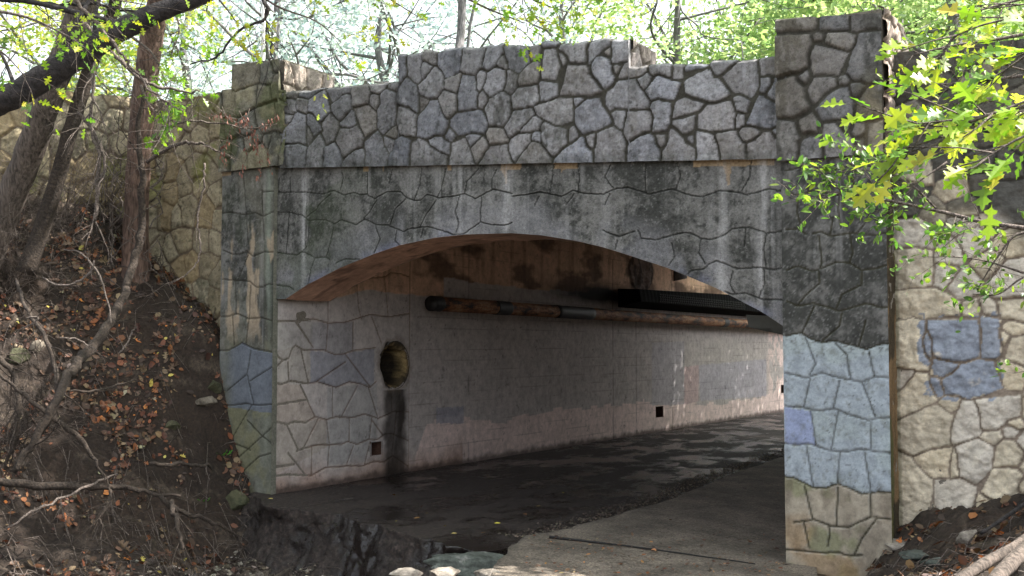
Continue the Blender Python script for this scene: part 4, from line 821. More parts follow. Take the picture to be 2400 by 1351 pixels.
def tree(label, x, y, z0, h, tr, crown_r, crown_z, n, size, cols, seed, cat='tree', group=None, bm=None, lm=None, nb=9, lean=(0, 0), squash=.8, sub=1.6, name='tree', spread=1.0):
    random.seed(seed); t = empty(name, (x, y, z0), label, cat, group); b = MB(); top = Vector((x+lean[0], y+lean[1], z0+h))
    base = Vector((x, y, z0)); pts = [base.lerp(top, k/8)+Vector((random.gauss(0, .10), random.gauss(0, .10), 0))*(k > 0)*h/10 for k in range(9)]
    Q = spline(pts, 3); b.tube(Q, [tr*(1.15-.95*(i/len(Q))**.8) for i in range(len(Q))], 9, .06); cen = []; rad = []
    for i in range(nb):
        f = random.uniform(.4, .95); st = Q[int(f*(len(Q)-1))]; a = i*2.4+random.uniform(-.4, .4); rr_ = crown_r*random.uniform(.45, 1)*spread
        end = Vector((x+lean[0]*.8+math.cos(a)*rr_, y+lean[1]*.8+math.sin(a)*rr_, crown_z+random.uniform(-.6, .7)*crown_r*squash))
        mid = st.lerp(end, .5)+Vector((0, 0, random.uniform(-.1, .2)*crown_r))+rv()*.25*crown_r*.5
        q = spline([st, st.lerp(mid, .5)+rv()*.15, mid, mid.lerp(end, .5)+rv()*.3, end], 3); b.tube(q, lerpl([tr*.42*(1.2-f), tr*.06], len(q)), 6, .05)
        for s in range(5):
            p = q[random.randint(4, len(q)-1)]; e = p+rv()*crown_r*random.uniform(.25, .5); b.tube(spline([p, p.lerp(e, .5)+rv()*.2, e], 3), lerpl([tr*.09, tr*.02], 7), 4, 0)
            cen.append(e); rad.append(sub*random.uniform(.45, 1))
        cen.append(end); rad.append(sub*random.uniform(.6, 1.1))
    b.build('trunk', bm or M_BARK, t); cloud('crown', cen, rad, n, size, cols, lm or M_FARLEAF, t, seed); return t
HAZE_BLUE = [(.42, .50, .55), (.50, .57, .62), (.32, .42, .48), (.52, .58, .56)]; GRN = [(.16, .28, .05), (.24, .36, .07), (.12, .22, .07), (.30, .38, .10)]; YEL = [(.42, .46, .08), (.34, .44, .09), (.48, .46, .10), (.22, .32, .07)]
GRNB = [(.24, .36, .13), (.34, .46, .17), (.28, .40, .20), (.42, .50, .24)]  # bluish and washed-out green tints: background haze put into the leaf colour
def bgpos(px, d):  # ground position for a tree on the rise beyond the bridge
    r = ray(px, 500); return EYE.x+r.x*d, EYE.y+r.y*d
G = 3.4
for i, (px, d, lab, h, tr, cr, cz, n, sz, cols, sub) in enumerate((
    (890, 36, 'spreading pale blue green oak with arching limbs beyond the middle of the bridge', 9.5, .34, 5.5, 12.0, 15000, .20, HAZE_BLUE, 1.3),
    (640, 30, 'pale blue green oak seen above the left pier', 9, .28, 4.6, 10.6, 15000, .18, HAZE_BLUE, 1.2),
    (430, 34, 'hazy blue oak behind the tree trunks on the left', 9, .30, 5.2, 10.6, 16000, .18, HAZE_BLUE, 1.4),
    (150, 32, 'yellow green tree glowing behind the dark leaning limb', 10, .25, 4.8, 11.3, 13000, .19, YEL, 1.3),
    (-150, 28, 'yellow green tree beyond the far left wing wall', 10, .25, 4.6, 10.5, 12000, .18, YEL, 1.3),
    (1320, 38, 'thin leaved pale oak left of the raised parapet end', 11, .26, 4.2, 14.6, 6000, .20, HAZE_BLUE+YEL, 1.1),
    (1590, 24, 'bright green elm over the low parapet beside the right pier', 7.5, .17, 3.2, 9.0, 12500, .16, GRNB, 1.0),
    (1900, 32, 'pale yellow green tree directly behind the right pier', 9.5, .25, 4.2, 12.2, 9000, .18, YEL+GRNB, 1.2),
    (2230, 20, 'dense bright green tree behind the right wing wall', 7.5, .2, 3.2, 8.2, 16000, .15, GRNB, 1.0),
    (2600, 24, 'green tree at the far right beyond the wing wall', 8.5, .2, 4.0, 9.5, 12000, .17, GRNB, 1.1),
    (1180, 52, 'distant pale tree between the grey trunks', 13, .3, 5.5, 15.5, 9000, .26, HAZE_BLUE, 1.6),
    (700, 55, 'distant blue tree line oak far behind the left pier', 12, .3, 7, 13, 16000, .28, HAZE_BLUE, 1.9),
    (180, 52, 'distant blue oak far behind the left wing wall', 12, .3, 7.5, 12, 16000, .28, HAZE_BLUE, 1.9),
    (1700, 50, 'distant pale green tree far behind the low parapet', 12, .3, 6, 14, 11000, .26, HAZE_BLUE+GRNB, 1.7))):
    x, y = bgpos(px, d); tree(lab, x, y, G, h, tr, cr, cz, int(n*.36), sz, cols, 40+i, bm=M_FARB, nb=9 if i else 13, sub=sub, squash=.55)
# two bare grey trunks seen over the raised parapet; their crowns close overhead
x, y = bgpos(1075, 22); tree('tall straight grey trunk rising over the raised middle of the parapet', x, y, G, 13, .12, 4.2, 15.2, 12000, .17, GRN, 71, bm=M_FARB, sub=1.3)
x, y = bgpos(1128, 33); tree('thinner pale trunk just right of the tall grey trunk', x, y, G, 15, .085, 4.0, 18, 8000, .2, HAZE_BLUE, 72, bm=M_FARB, sub=1.3)
# ---- tree trunks on the left bank, rooted in the slope, crowns above the picture
def bank_tree(label, L, seed, mat, crown, n, size=.13, cols=GRN, rad=1.3, vines=0, name='tree', spots=()):
    random.seed(seed); P, r = pxpts(L); g = P[0].copy(); t = empty(name, g, label, 'tree'); b, Q = limb(L, 14, .06)
    top = Q[-1]; cen = []; rr_ = []
    for i in range(12):
        st = Q[-1-random.randint(0, 5)]; e = Vector(crown[0])+Vector((random.uniform(-1, 1)*crown[1], random.uniform(-1, 1)*crown[1], random.uniform(-.5, .6)*crown[1]))
        q = spline([st, st.lerp(e, .4)+rv()*.3, st.lerp(e, .75)+rv()*.3, e], 4); b.tube(q, lerpl([r[-1]*.45, r[-1]*.06], len(q)), 6)
        cen.append(e); rr_.append(rad*random.uniform(.6, 1.1))
        for s in range(3): e2 = e+rv()*1.1; b.tube([q[-4], e.lerp(e2, .5), e2], [r[-1]*.1, r[-1]*.06, .006], 4); cen.append(e2); rr_.append(rad*random.uniform(.5, .9))
    b.build('trunk', mat, t)
    cloud('crown', cen, rr_, n, size, cols, M_LEAF, t, seed)
    if vines:
        b = MB()
        for i in range(vines):
            j = random.randint(0, len(Q)//2); a = Q[j]; pts = []; th = random.uniform(0, 6.3)
            for k in range(j, min(len(Q), j+random.randint(6, 16))):
                th += random.uniform(-.7, .7); pts.append(Q[k]+Vector((math.cos(th), math.sin(th), 0))*(r[0]*1.15+random.uniform(0, .06)))
            if len(pts) > 3: b.tube(pts, lerpl([.011, .005], len(pts)), 5)
        b.build('vine', M_TWIG, t)
    return t, Q
bank_tree('thick grey brown trunk leaning right at the left edge, crossed by the dark limb', [(-70, 720, 80, 12.9), (-30, 600, 72, 13), (40, 430, 66, 12.9), (90, 300, 64, 12.7), (135, 170, 62, 12.5), (190, 20, 58, 12.3), (240, -160, 50, 12), (260, -420, 40, 11.5)], 1, M_BARK, ((-11.0, 8.5, 9.6), 2.6), 5000)
bank_tree('slender pale trunk between the two thick trunks on the bank', [(60, 640, 46, 12.9), (100, 530, 38, 12.9), (140, 400, 36, 12.8), (170, 290, 34, 12.7), (215, 150, 32, 12.6), (275, -10, 28, 12.4), (310, -260, 22, 12.2)], 2, M_ROOT, ((-9.8, 9.2, 10), 2.2), 3200)
tc, QC = bank_tree('reddish trunk wrapped in vines beside the left wing wall', [(312, 780, 90, 13.9), (316, 690, 76, 13.9), (318, 600, 62, 13.9), (320, 480, 56, 13.9), (325, 380, 54, 13.85), (335, 260, 56, 13.8), (350, 120, 54, 13.7), (372, -10, 48, 13.5), (395, -250, 40, 13.2)], 3, M_BARKR, ((-9.5, 10.5, 9.8), 2.4), 4000, vines=26)
# dark limb of a tree that leans in from outside the picture
random.seed(5); t = empty('leaning_tree', at(-420, 900, 6.6), 'nearly black thick limb sweeping from the left edge up across the top left corner', 'tree')
b, QD = limb([(-470, 1420, 210, 6.4), (-450, 1180, 175, 6.5), (-420, 960, 150, 6.6), (-330, 690, 120, 6.8), (-190, 400, 80, 7.0), (-60, 270, 66, 7.0), (40, 220, 62, 7.0), (130, 165, 62, 7.0), (225, 105, 58, 7.0), (300, 62, 52, 7.0), (390, 22, 44, 7.0), (500, -20, 36, 7.0), (640, -120, 26, 7.1), (760, -260, 16, 7.2)], 14, .07)
for (i, e, w_) in ((42, (290, -120, 7.2), 20), (48, (260, -80, 7.4), 14), (54, (-100, -20, 7.4), 18), (36, (-40, 60, 7.3), 12)):
    P = QD[i]; E = at(*e); b.tube(spline([P, P.lerp(E, .5)+rv()*.1, E], 5), lerpl([w_/2/FPX*7, .004], 11), 6, .05)
b.build('trunk', M_BARKD, t)
b = MB(); cen = [at(x, y, d) for x, y, d in ((-400, -300, 7.5), (-150, -420, 8), (150, -380, 7.5), (420, -420, 8), (700, -330, 7.5), (-600, 0, 7), (0, -220, 8.5))]
cloud('crown', cen, [.8]*7, 3800, .085, GRN, M_LEAF, t, 9)
# leafy sprays hanging in at the top left: twigs with small lobed maple-like leaves
def spray(label, starts, seed, col, leaf=.055, dens=1, name='leafy_branch', cat='branch', oak=True, mat=None, kid=5, lw_=.5, down=.02, curl=.16, upn=.6, stems=True):
    random.seed(seed); p0 = at(*starts[0][0][0]); t = empty(name, p0, label, cat); b = MB(); lb = MB()
    for L, w0, L2, nt_ in starts:
        b = MB(); P = [at(*q) for q in L]; Q = spline(P, 5); d0 = L[0][2]; b.tube(Q, lerpl([w0/2/FPX*d0, w0*.3/2/FPX*d0], len(Q)), 6, .05)
        for i in range(nt_):
            j = random.randint(max(1, len(Q)//5), len(Q)-1); dr = (Q[j]-Q[j-1]).normalized(); tips = []
            twig(b, Q[j], dr+rv()*.9, L2*random.uniform(.5, 1), w0*.25/2/FPX*d0, 1, down, curl, kid, 4, tips)
            for q in tips:
                if random.random() < dens:
                    ax = (dr*.5+rv()+Vector((0, 0, -.25))); nr = rv()*.8+Vector((-SD.x*0, -.3, upn)); c = jc(random.choice(col))
                    if oak: oakleaf(lb, q+ax.normalized()*leaf*.25, ax, nr, leaf*random.uniform(.65, 1.2), c)
                    else: smleaf(lb, q, ax, nr, leaf*random.uniform(.6, 1.2), lw_, c)
        b.build('stem', M_TWIG, t)
    lb.build('foliage', mat or M_LEAF, t, False); return t
LG = [(.16, .30, .035), (.22, .38, .04), (.30, .42, .05), (.12, .24, .04)]; LY = [(.42, .48, .05), (.50, .48, .06), (.30, .44, .05)]
spray('yellow green leafy sprays hanging over the top left corner', [([(-60, 20, 6), (60, 40, 6), (170, 90, 6)], 10, .35, 9), ([(-40, -40, 6.5), (150, -20, 6.5), (330, 10, 6.5)], 9, .35, 9), ([(-80, 90, 6), (0, 120, 6), (60, 180, 6)], 8, .3, 5)], 21, LG+LY, .062, .5)
spray('green leaves clustered on the vine wrapped trunk', [([(300, 80, 12), (360, 130, 12), (390, 200, 12)], 8, .5, 6), ([(330, 200, 12), (345, 240, 12), (370, 265, 12)], 7, .4, 6), ([(380, -20, 12), (420, 60, 12), (400, 130, 12)], 7, .5, 6)], 22, LG, .115, .7)
spray('yellow leaves on thin twigs hanging above the left pier', [([(560, -60, 8), (640, 10, 8), (740, 50, 8), (800, 100, 8)], 7, .45, 10), ([(820, -60, 9), (900, -10, 9), (980, 40, 9)], 7, .4, 6), ([(480, -40, 8), (530, 20, 8), (560, 60, 8)], 6, .3, 4)], 23, LY, .07, .65)
spray('green maple like leaves hanging over the middle of the parapet', [([(1000, -60, 9), (1120, 10, 9), (1230, 55, 9)], 8, .45, 8), ([(1150, -60, 9), (1250, 0, 9), (1330, 30, 9)], 7, .4, 6)], 24, LG+LY, .085, .7)
# oak branch with big backlit lobed leaves on the right
OG = [(.30, .42, .03), (.40, .50, .05), (.20, .33, .03), (.48, .52, .08)]
def oakbranch(label, mains, seed):
    random.seed(seed); t = empty('oak_branch', at(*mains[0][0]), label, 'branch'); b = MB(); lb = MB()
    for L, sub in ((m_[:-1], m_[-1]) for m_ in mains):
        b = MB(); Q = spline([at(*q) for q in L], 6); d0 = L[0][2]; b.tube(Q, lerpl([5.0/2/FPX*d0*1.6, 1.6/2/FPX*d0*1.6], len(Q)), 6, .05); n = len(Q)
        for i in range(sub):
            j = random.randint(n//6, n-1); dr = (Q[j]-Q[j-1]).normalized(); sd = (dr*.8+rv()*.7).normalized(); st = Q[j]
            e = st+sd*random.uniform(.06, .22); b.tube([st, st.lerp(e, .5)+rv()*.008, e], [.0032, .0026, .0018], 4)
            for k in range(random.randint(2, 4)):
                ax = (sd*.6-RT*.45+rv()*.65+Vector((0, 0, -.35))).normalized(); p = st.lerp(e, random.uniform(.3, 1)); pe = p+ax*.025
                b.tube([p, pe], [.0009, .0009], 3); nr = Vector((random.gauss(0, .35), -.75+random.gauss(0, .35), .7+random.gauss(0, .4)))
                oakleaf(lb, pe, ax, nr, random.uniform(.07, .11), jc(random.choice(OG+[(.14, .26, .04)]), .4, .12), random.uniform(.05, .4))
        b.build('stem', M_TWIG, t)
    lb.build('foliage', M_LEAF, t, False); return t
oakbranch('bright backlit oak branch with large lobed leaves hanging in at the upper right', [
    ((2560, 60, 3.4), (2440, 110, 3.4), (2330, 180, 3.4), (2240, 215, 3.4), 8), ((2560, 160, 3.3), (2420, 230, 3.3), (2310, 270, 3.3), (2200, 285, 3.3), (2150, 290, 3.3), 11),
    ((2560, 240, 3.3), (2400, 250, 3.3), (2260, 290, 3.3), (2190, 340, 3.3), (2120, 345, 3.3), 9), ((2560, 270, 3.2), (2400, 320, 3.2), (2300, 375, 3.2), (2200, 400, 3.2), 6),
    ((2560, -20, 3.6), (2420, 30, 3.6), (2300, 60, 3.6), (2230, 90, 3.6), 8)], 31)
oakbranch('darker oak twigs with lobed leaves in the upper right corner', [((2600, -40, 4.3), (2460, 0, 4.3), (2330, 20, 4.3), 9), ((2600, 200, 4.4), (2480, 180, 4.4), (2380, 160, 4.4), (2300, 130, 4.4), 8), ((2600, 330, 4.4), (2500, 300, 4.4), (2400, 290, 4.4), 9)], 32)
SG = [(.09, .18, .04), (.15, .26, .05), (.07, .15, .04), (.20, .28, .06)]
spray('fine twigged elm branch with small leaves crossing the right pier', [([(2560, 560, 6.5), (2400, 535, 6.5), (2300, 520, 6.5), (2200, 495, 6.5), (2080, 470, 6.5), (1990, 455, 6.5), (1930, 465, 6.5)], 13, .30, 26),
    ([(2200, 495, 6.5), (2130, 430, 6.5), (2040, 400, 6.5), (1950, 405, 6.5)], 6, .28, 18), ([(2130, 440, 6.5), (2080, 390, 6.5), (2000, 345, 6.5)], 5, .26, 10), ([(2220, 380, 6.5), (2150, 430, 6.5), (2080, 500, 6.5)], 5, .24, 10)], 33, SG, .055, .8, oak=False, kid=6, name='elm_branch')
spray('sparse drooping elm twigs with small leaves in front of the blue painted stones', [([(2560, 560, 6.8), (2400, 545, 6.8), (2340, 600, 6.8), (2290, 680, 6.8)], 9, .3, 12), ([(2400, 640, 6.8), (2300, 610, 6.8), (2200, 600, 6.8)], 6, .3, 10), ([(2500, 620, 6.8), (2400, 650, 6.8), (2340, 690, 6.8), (2280, 690, 6.8)], 6, .3, 12), ([(2480, 880, 6.8), (2420, 870, 6.8), (2375, 875, 6.8)], 5, .12, 3)], 34, SG, .055, .55, oak=False, kid=5, name='elm_branch')
spray('dense green foliage spray beside the top of the right pier', [([(2500, 60, 8), (2350, 90, 8), (2220, 110, 8), (2140, 130, 8)], 10, .45, 12), ([(2500, -30, 8.5), (2350, 10, 8.5), (2240, 40, 8.5)], 9, .45, 11), ([(2450, 170, 8), (2300, 190, 8), (2180, 200, 8)], 8, .35, 7)], 35, SG+OG, .06, .9, oak=False, kid=6, name='leafy_branch')

# ---- bare branches and roots of the left bank
def branch(label, L, seed, mat=M_ROOT, kids=8, kl=.5, name='dead_branch', cat='branch', n=8, jit=.01, droop=.02, lev=1):
    random.seed(seed); P, r = pxpts(L); o = empty(name, P[0], label, cat); b, Q = limb(L, n, .06, jit=jit)
    st_ = b.build('stem', mat, o)
    for i in range(kids):
        tb = MB(); j = random.randint(2, len(Q)-1); twig(tb, Q[j], (Q[j]-Q[j-1]).normalized()+rv()*.9, kl*random.uniform(.4, 1), r[-1]*.4+.0015, lev, droop, .22)
        tb.build('twig', mat, o)
    return o
G0, _ = ghit(60, 1080)
branch('long curved pale sapling stem rising from the bank foot to the vine wrapped trunk', [(30, 1110, 14, 10.4), (75, 1040, 18, 10.5), (120, 960, 20, 10.6), (160, 880, 22, 11), (195, 835, 25, 11.6), (245, 780, 24, 12), (285, 700, 20, 12.6), (312, 620, 19, 13), (328, 540, 18, 13.1), (333, 420, 15, 13.1), (325, 300, 11, 13.1), (345, 180, 8, 13)], 51, M_ROOT, 7, .6, 'sapling', 'sapling')
branch('long bare limb running flat along the foot of the bank', [(-60, 1128, 16, 10.2), (60, 1135, 20, 10.4), (180, 1140, 18, 10.6), (300, 1145, 12, 10.8), (420, 1165, 6, 11)], 52, M_ROOT, 5, .4)
branch('thin straight stick leaning across the bank foot', [(20, 1235, 5, 9.8), (120, 1180, 6, 10.1), (210, 1140, 6, 10.5), (280, 1110, 4, 10.9)], 53, M_TWIG, 1, .2)
branch('brown crooked stick lying on the slope beside the left pier foot', [(350, 1085, 9, 11), (420, 1090, 10, 11.2), (500, 1095, 7, 11.6)], 54, M_ROOT, 2, .2)
branch('forked grey driftwood branches spread over the mud', [(370, 1165, 12, 10.9), (430, 1200, 11, 10.9), (500, 1225, 10, 11), (560, 1260, 5, 11.2)], 55, M_ROOT, 9, .5)
branch('driftwood stick pointing down towards the creek bed', [(400, 1170, 12, 10.9), (415, 1230, 11, 10.6), (430, 1290, 7, 10.4)], 56, M_ROOT, 5, .4)
for i, (lab, L) in enumerate((('dark root arching down the far left of the slope', [(-60, 820, 20, 10.8), (10, 850, 26, 10.8), (38, 900, 24, 10.8), (42, 960, 24, 10.7), (35, 1030, 18, 10.7), (10, 1100, 14, 10.7)]),
    ('root looping from the slope to the long curved stem', [(40, 660, 14, 12.3), (60, 720, 16, 11.6), (110, 800, 20, 11.2), (135, 900, 24, 10.9), (120, 980, 20, 10.7), (60, 1060, 14, 10.5)]),
    ('long root trailing right from under the curved stem', [(0, 880, 12, 10.6), (60, 930, 16, 10.6), (130, 985, 22, 10.6), (190, 1030, 24, 10.7), (225, 1090, 14, 10.7), (255, 1140, 9, 10.7), (262, 1200, 6, 10.6), (300, 1240, 4, 10.6)]),
    ('lowest hooked root near the bottom left corner', [(260, 1150, 10, 10.7), (255, 1180, 12, 10.5), (235, 1215, 9, 10.4), (245, 1240, 5, 10.3)]),
    ('thin root reaching right below the leaf covered slope', [(160, 915, 9, 10.9), (230, 915, 10, 11.3), (320, 890, 5, 11.8)]))):
    branch(lab, [(a, b_, w_*.55, d) for a, b_, w_, d in L], 60+i, M_ROOT, 12, .7, 'root', 'root', jit=.006, lev=2)
# sunlit bare twigs
for i, (lab, L) in enumerate((('pale bowed twig curving round below the vine wrapped trunk', [(100, 650, 4, 12), (130, 668, 5, 11.8), (175, 665, 6, 11.7), (210, 640, 6, 11.7), (222, 612, 4, 11.7)]),
    ('bare twig arching over the slope at mid left', [(150, 585, 4, 12), (190, 595, 5, 12), (230, 640, 5, 11.9), (250, 700, 4, 11.8), (262, 760, 3, 11.7)]),
    ('white sunlit twig low on the left slope', [(60, 745, 5, 10.9), (90, 745, 5, 10.9), (75, 760, 4, 10.9), (40, 775, 3, 10.9)]),
    ('short pale twig lying on the brown soil', [(140, 792, 3, 10.8), (175, 795, 5, 10.9), (205, 808, 4, 11), (225, 820, 3, 11)]),
    ('forked twig standing beside the curved stem', [(280, 828, 4, 11.6), (300, 800, 4, 11.7), (312, 775, 4, 11.8), (320, 768, 3, 11.8)]))):
    branch(lab, L, 80+i, M_TWIG, 4, .25, 'twig', 'twig', 5, .004)
for i, (lab, L) in enumerate((('leafless branch arching across the left wing wall', [(345, 380, 9, 13.2), (400, 345, 9, 13), (450, 335, 8, 12.9), (490, 345, 6, 12.8), (525, 365, 4, 12.7)]),
    ('bare branch hanging over the parapet left of the left pier', [(185, 45, 12, 11), (235, 90, 11, 11), (290, 150, 10, 11), (340, 190, 9, 11), (400, 210, 6, 11), (470, 215, 4, 11)]),
    ('thin bare branch drooping over the left wing wall', [(480, 380, 5, 12.8), (478, 440, 5, 12.8), (462, 520, 5, 12.8), (470, 590, 4, 12.7), (440, 640, 3, 12.6), (395, 670, 2, 12.5)]),
    ('dark bare branch reaching down from the top over the left pier', [(600, -40, 8, 9.5), (622, 10, 8, 9.5), (620, 40, 7, 9.5), (545, 85, 6, 9.5), (505, 135, 5, 9.5), (440, 150, 3, 9.5)]),
    ('hanging twig in front of the cap of the left pier', [(620, 10, 5, 9.5), (628, 60, 4, 9.5), (634, 110, 4, 9.5), (636, 145, 3, 9.5)]),
    ('bare twig with dry leaves crossing the left pier', [(380, 300, 5, 12.5), (450, 285, 5, 12.4), (520, 290, 4, 12.4), (580, 300, 3, 12.4), (650, 290, 2, 12.4)]),
    ('upright bare vine hanging in front of the left wing wall', [(222, 130, 7, 12), (216, 220, 8, 12), (212, 300, 8, 12), (232, 360, 9, 12), (228, 440, 9, 12), (226, 520, 8, 12)]),
    ('second bare vine curving up beside the slender trunk', [(180, 260, 7, 12), (220, 310, 8, 12), (245, 380, 8, 12), (235, 430, 8, 12), (228, 470, 7, 12)]),
    ('horizontal twig across the upper left corner', [(-40, -5, 10, 8), (100, 8, 9, 8), (220, 14, 8, 8), (340, 30, 4, 8)]),
    ('long twig sloping over the dark limb', [(170, -10, 9, 6.6), (230, 60, 9, 6.6), (290, 130, 8, 6.6), (310, 165, 7, 6.6), (390, 240, 5, 6.6), (430, 262, 3, 6.6)]))):
    branch(lab, L, 90+i, M_TWIG if i not in (3, 4, 8) else M_BARKD, 9, .55, 'bare_branch', 'branch', 6, .008, .04, 1)
# leafless shrubs: fine tangled twigs on the bank
for i, (px, py, d, n, h, lab) in enumerate(((20, 560, 12.2, 40, 1.5, 'leafless shrub with sunlit twigs behind the thick leaning trunk'), (150, 540, 12.8, 44, 1.7, 'tangle of bare twigs between the trunks on the bank'), (250, 500, 13.4, 50, 1.9, 'tall tangle of bare twigs against the left wing wall'),
    (20, 700, 11.4, 30, 1.0, 'low leafless shrub on the left slope beneath the leaning trunk'), (30, 1050, 10.3, 40, .9, 'tangle of roots and twigs at the foot of the left slope'), (380, 600, 13.5, 12, .9, 'sparse bare twigs growing beside the vine wrapped trunk'))):
    random.seed(120+i); g, dd = ghit(px, py); o = empty('bare_shrub', g, lab, 'shrub'); b = MB()
    for k in range(n):
        p = g+Vector((random.gauss(0, .05), random.gauss(0, .05), -.03)); p.z = tzs(p.x, p.y)-.02
        twig(b, p, Vector((random.gauss(0, .75), random.gauss(0, .75), 1)), h*random.uniform(.4, 1.1), .005, 2, .03, .3, 5)
    b.build('twig', M_TWIG, o)
# dry twig hanging vines with small brown leaves in front of left pier
random.seed(140); o = empty('dry_vine', at(600, 250, 12.4), 'dry vine with small red brown leaves hanging in front of the left pier', 'vine'); b = MB(); lb = MB()
for (x0, y0, x1, y1) in ((520, 250, 600, 330), (560, 260, 640, 400), (585, 255, 560, 410), (620, 300, 650, 270), (540, 300, 530, 390), (470, 260, 560, 300), (600, 330, 605, 420)):
    a, c = at(x0, y0, 12.45), at(x1, y1, 12.45); Q = spline([a, a.lerp(c, .35)+rv()*.08, a.lerp(c, .7)+rv()*.08, c], 5); b.tube(Q, lerpl([.004, .002], len(Q)), 4)
    for q in Q[2:]:
        for k in range(2): smleaf(lb, q+rv()*.03, Vector((random.gauss(0, .4), 0, -1)), rv(), random.uniform(.03, .06), .4, jc((.16, .06, .04)))
b.build('stem', M_TWIG, o); lb.build('foliage', M_DRY, o, False)
# ---- rocks
def rock(label, p, s, seed, mat, rough=.25, rot=0, name='rock', sub=4):
    import bmesh
    bm = bmesh.new(); bmesh.ops.create_icosphere(bm, subdivisions=sub, radius=1); rg = np.random.default_rng(seed); co = np.array([v.co[:] for v in bm.verts])
    for k in range(16):
        n = rg.normal(size=3); n /= np.linalg.norm(n); dd = rg.uniform(.42, .78); t = co@n; co = co-np.maximum(t-dd, 0)[:, None]*n
    f = 1+rough*(fbm(co[:, 0]*1.7+seed, co[:, 1]*1.7+co[:, 2]*1.3, seed, 4, .6)-.5)+rough*.35*(fbm(co[:, 0]*6+seed, co[:, 1]*6+co[:, 2]*5, seed+1, 3, .6)-.5); co = co*f[:, None]
    for v_, c in zip(bm.verts, co): v_.co = (c[0]*s[0], c[1]*s[1], c[2]*s[2])
    me = bpy.data.meshes.new(name); bm.to_mesh(me); bm.free(); me.polygons.foreach_set('use_smooth', [sub > 3]*len(me.polygons)); o = link(name, me, mat); o.location = p; o.rotation_euler = (0, 0, rot)
    if label: tag(o, label, name)
    return o
def rockmat(name, c1, c2, c3=None, s=5):
    m = NT(name); n = m.noise(s, 7, .7); n2 = m.noise(s*6, 4, .7); c = m.ramp(n.outputs[0], [(.38, c1), (.6, c2)]+([(.7, c3)] if c3 else [])); c = m.mul(c, m.ramp(n2.outputs[0], [(.3, g3(.65)), (.65, g3(1.2))]))
    m.l(c, m.b.inputs['Base Color']); m.b.inputs['Roughness'].default_value = .85; m.bump(n2.outputs[0], .8, .02); return m.m
M_RG = rockmat('green_rock', (.035, .043, .036), (.10, .115, .10), (.26, .26, .24)); M_RP = rockmat('pale_rock', (.12, .10, .08), (.32, .29, .25), (.55, .52, .49)); M_RB = rockmat('brown_rock', (.09, .075, .055), (.22, .19, .15), (.35, .32, .27)); M_RM = rockmat('mossy_rock', (.035, .04, .018), (.08, .078, .04), (.16, .14, .10))
p = floorhit(1125, 1306, .0); rock('flat green grey rock slab bridging the broken channel edge and the path', p+Vector((0, 0, -.07)), (.50, .27, .15), 3, M_RG, .45, .55, 'rock_slab', 5)
for i, (px, py, s, mat, lab) in enumerate(((960, 1352, (.20, .14, .07), M_RP, 'rock coloured sunlit white at the bottom edge left of the green slab'), (1040, 1350, (.26, .15, .08), M_RP, 'rock coloured sunlit white at the bottom edge directly below the green slab'), (1150, 1356, (.24, .12, .06), M_RP, 'rock coloured sunlit white at the bottom edge right of the green slab'),  # bottom edge rocks use pale stone to stand in for a sun spot
    (700, 1322, (.16, .12, .10), M_RB, 'rounded brown rock in the creek bed under the broken channel edge'), (605, 1345, (.17, .12, .07), M_RP, 'pale rock at the bottom edge of the creek bed, left of the brown one'), (775, 1345, (.12, .09, .05), M_RB, 'small brown rock at the bottom edge right of the rounded brown one'), (560, 1175, (.22, .2, .22), M_RM, 'angular mossy rock at the foot of the left pier'),
    (500, 905, (.15, .12, .11), M_RM, 'mossy rock bedded in the slope against the left pier'), (485, 940, (.17, .14, .09), M_RB, 'brown rock just below the mossy one against the left pier'), (40, 840, (.16, .13, .13), M_RM, 'green mossy rock among the roots at the far left'), (400, 1000, (.12, .1, .08), M_RM, 'small mossy rock in the middle of the leaf covered slope'), (85, 815, (.16, .12, .1), M_RB, 'brown rock above the green mossy rock at the far left'),
    (2160, 1300, (.20, .14, .07), M_RG, 'green grey rock in the litter beside the right pier foot'), (2270, 1262, (.13, .10, .10), M_RP, 'pale rock poking out of the litter under the wing wall'), (2200, 1315, (.14, .12, .07), M_RG, 'small green rock beside the larger green grey one'), (2120, 1275, (.24, .14, .06), M_RP, 'pale flat rock at the corner of pier and wing wall'), (1880, 1345, (.5, .2, .05), M_RB, 'long flat stone ledge under the foot of the right pier'))):
    g, dd = ghit(px, py) if not 900 < px < 1200 else (floorhit(px, py-10, .0), 9)
    rock(lab, g+Vector((0, 0, -.01 if px != 1880 else -.03)), s, 200+i, mat, .4, i*1.3, 'rock', 4)
# ---- logs at the lower right
for i, (lab, L, mt) in enumerate((('sunlit bark stripped log crossing the lower right corner', [(2300, 1400, 34, 5.6), (2350, 1340, 36, 6), (2410, 1285, 36, 6.4), (2480, 1240, 34, 6.8)], M_ROOT), ('thinner grey branch lying beside the log', [(2240, 1365, 26, 6.0), (2310, 1320, 28, 6.3), (2370, 1285, 22, 6.6), (2440, 1235, 16, 7)], M_BARK), ('dark branch leaning on the slope under the wing wall', [(2300, 1250, 8, 8), (2360, 1210, 9, 8.3), (2430, 1160, 8, 8.6)], M_BARKD))):
    branch(lab, L, 150+i, mt if i else M_BARK, 2, .2, 'log' if i < 1 else 'fallen_branch', 'log' if i < 1 else 'branch', jit=.0)
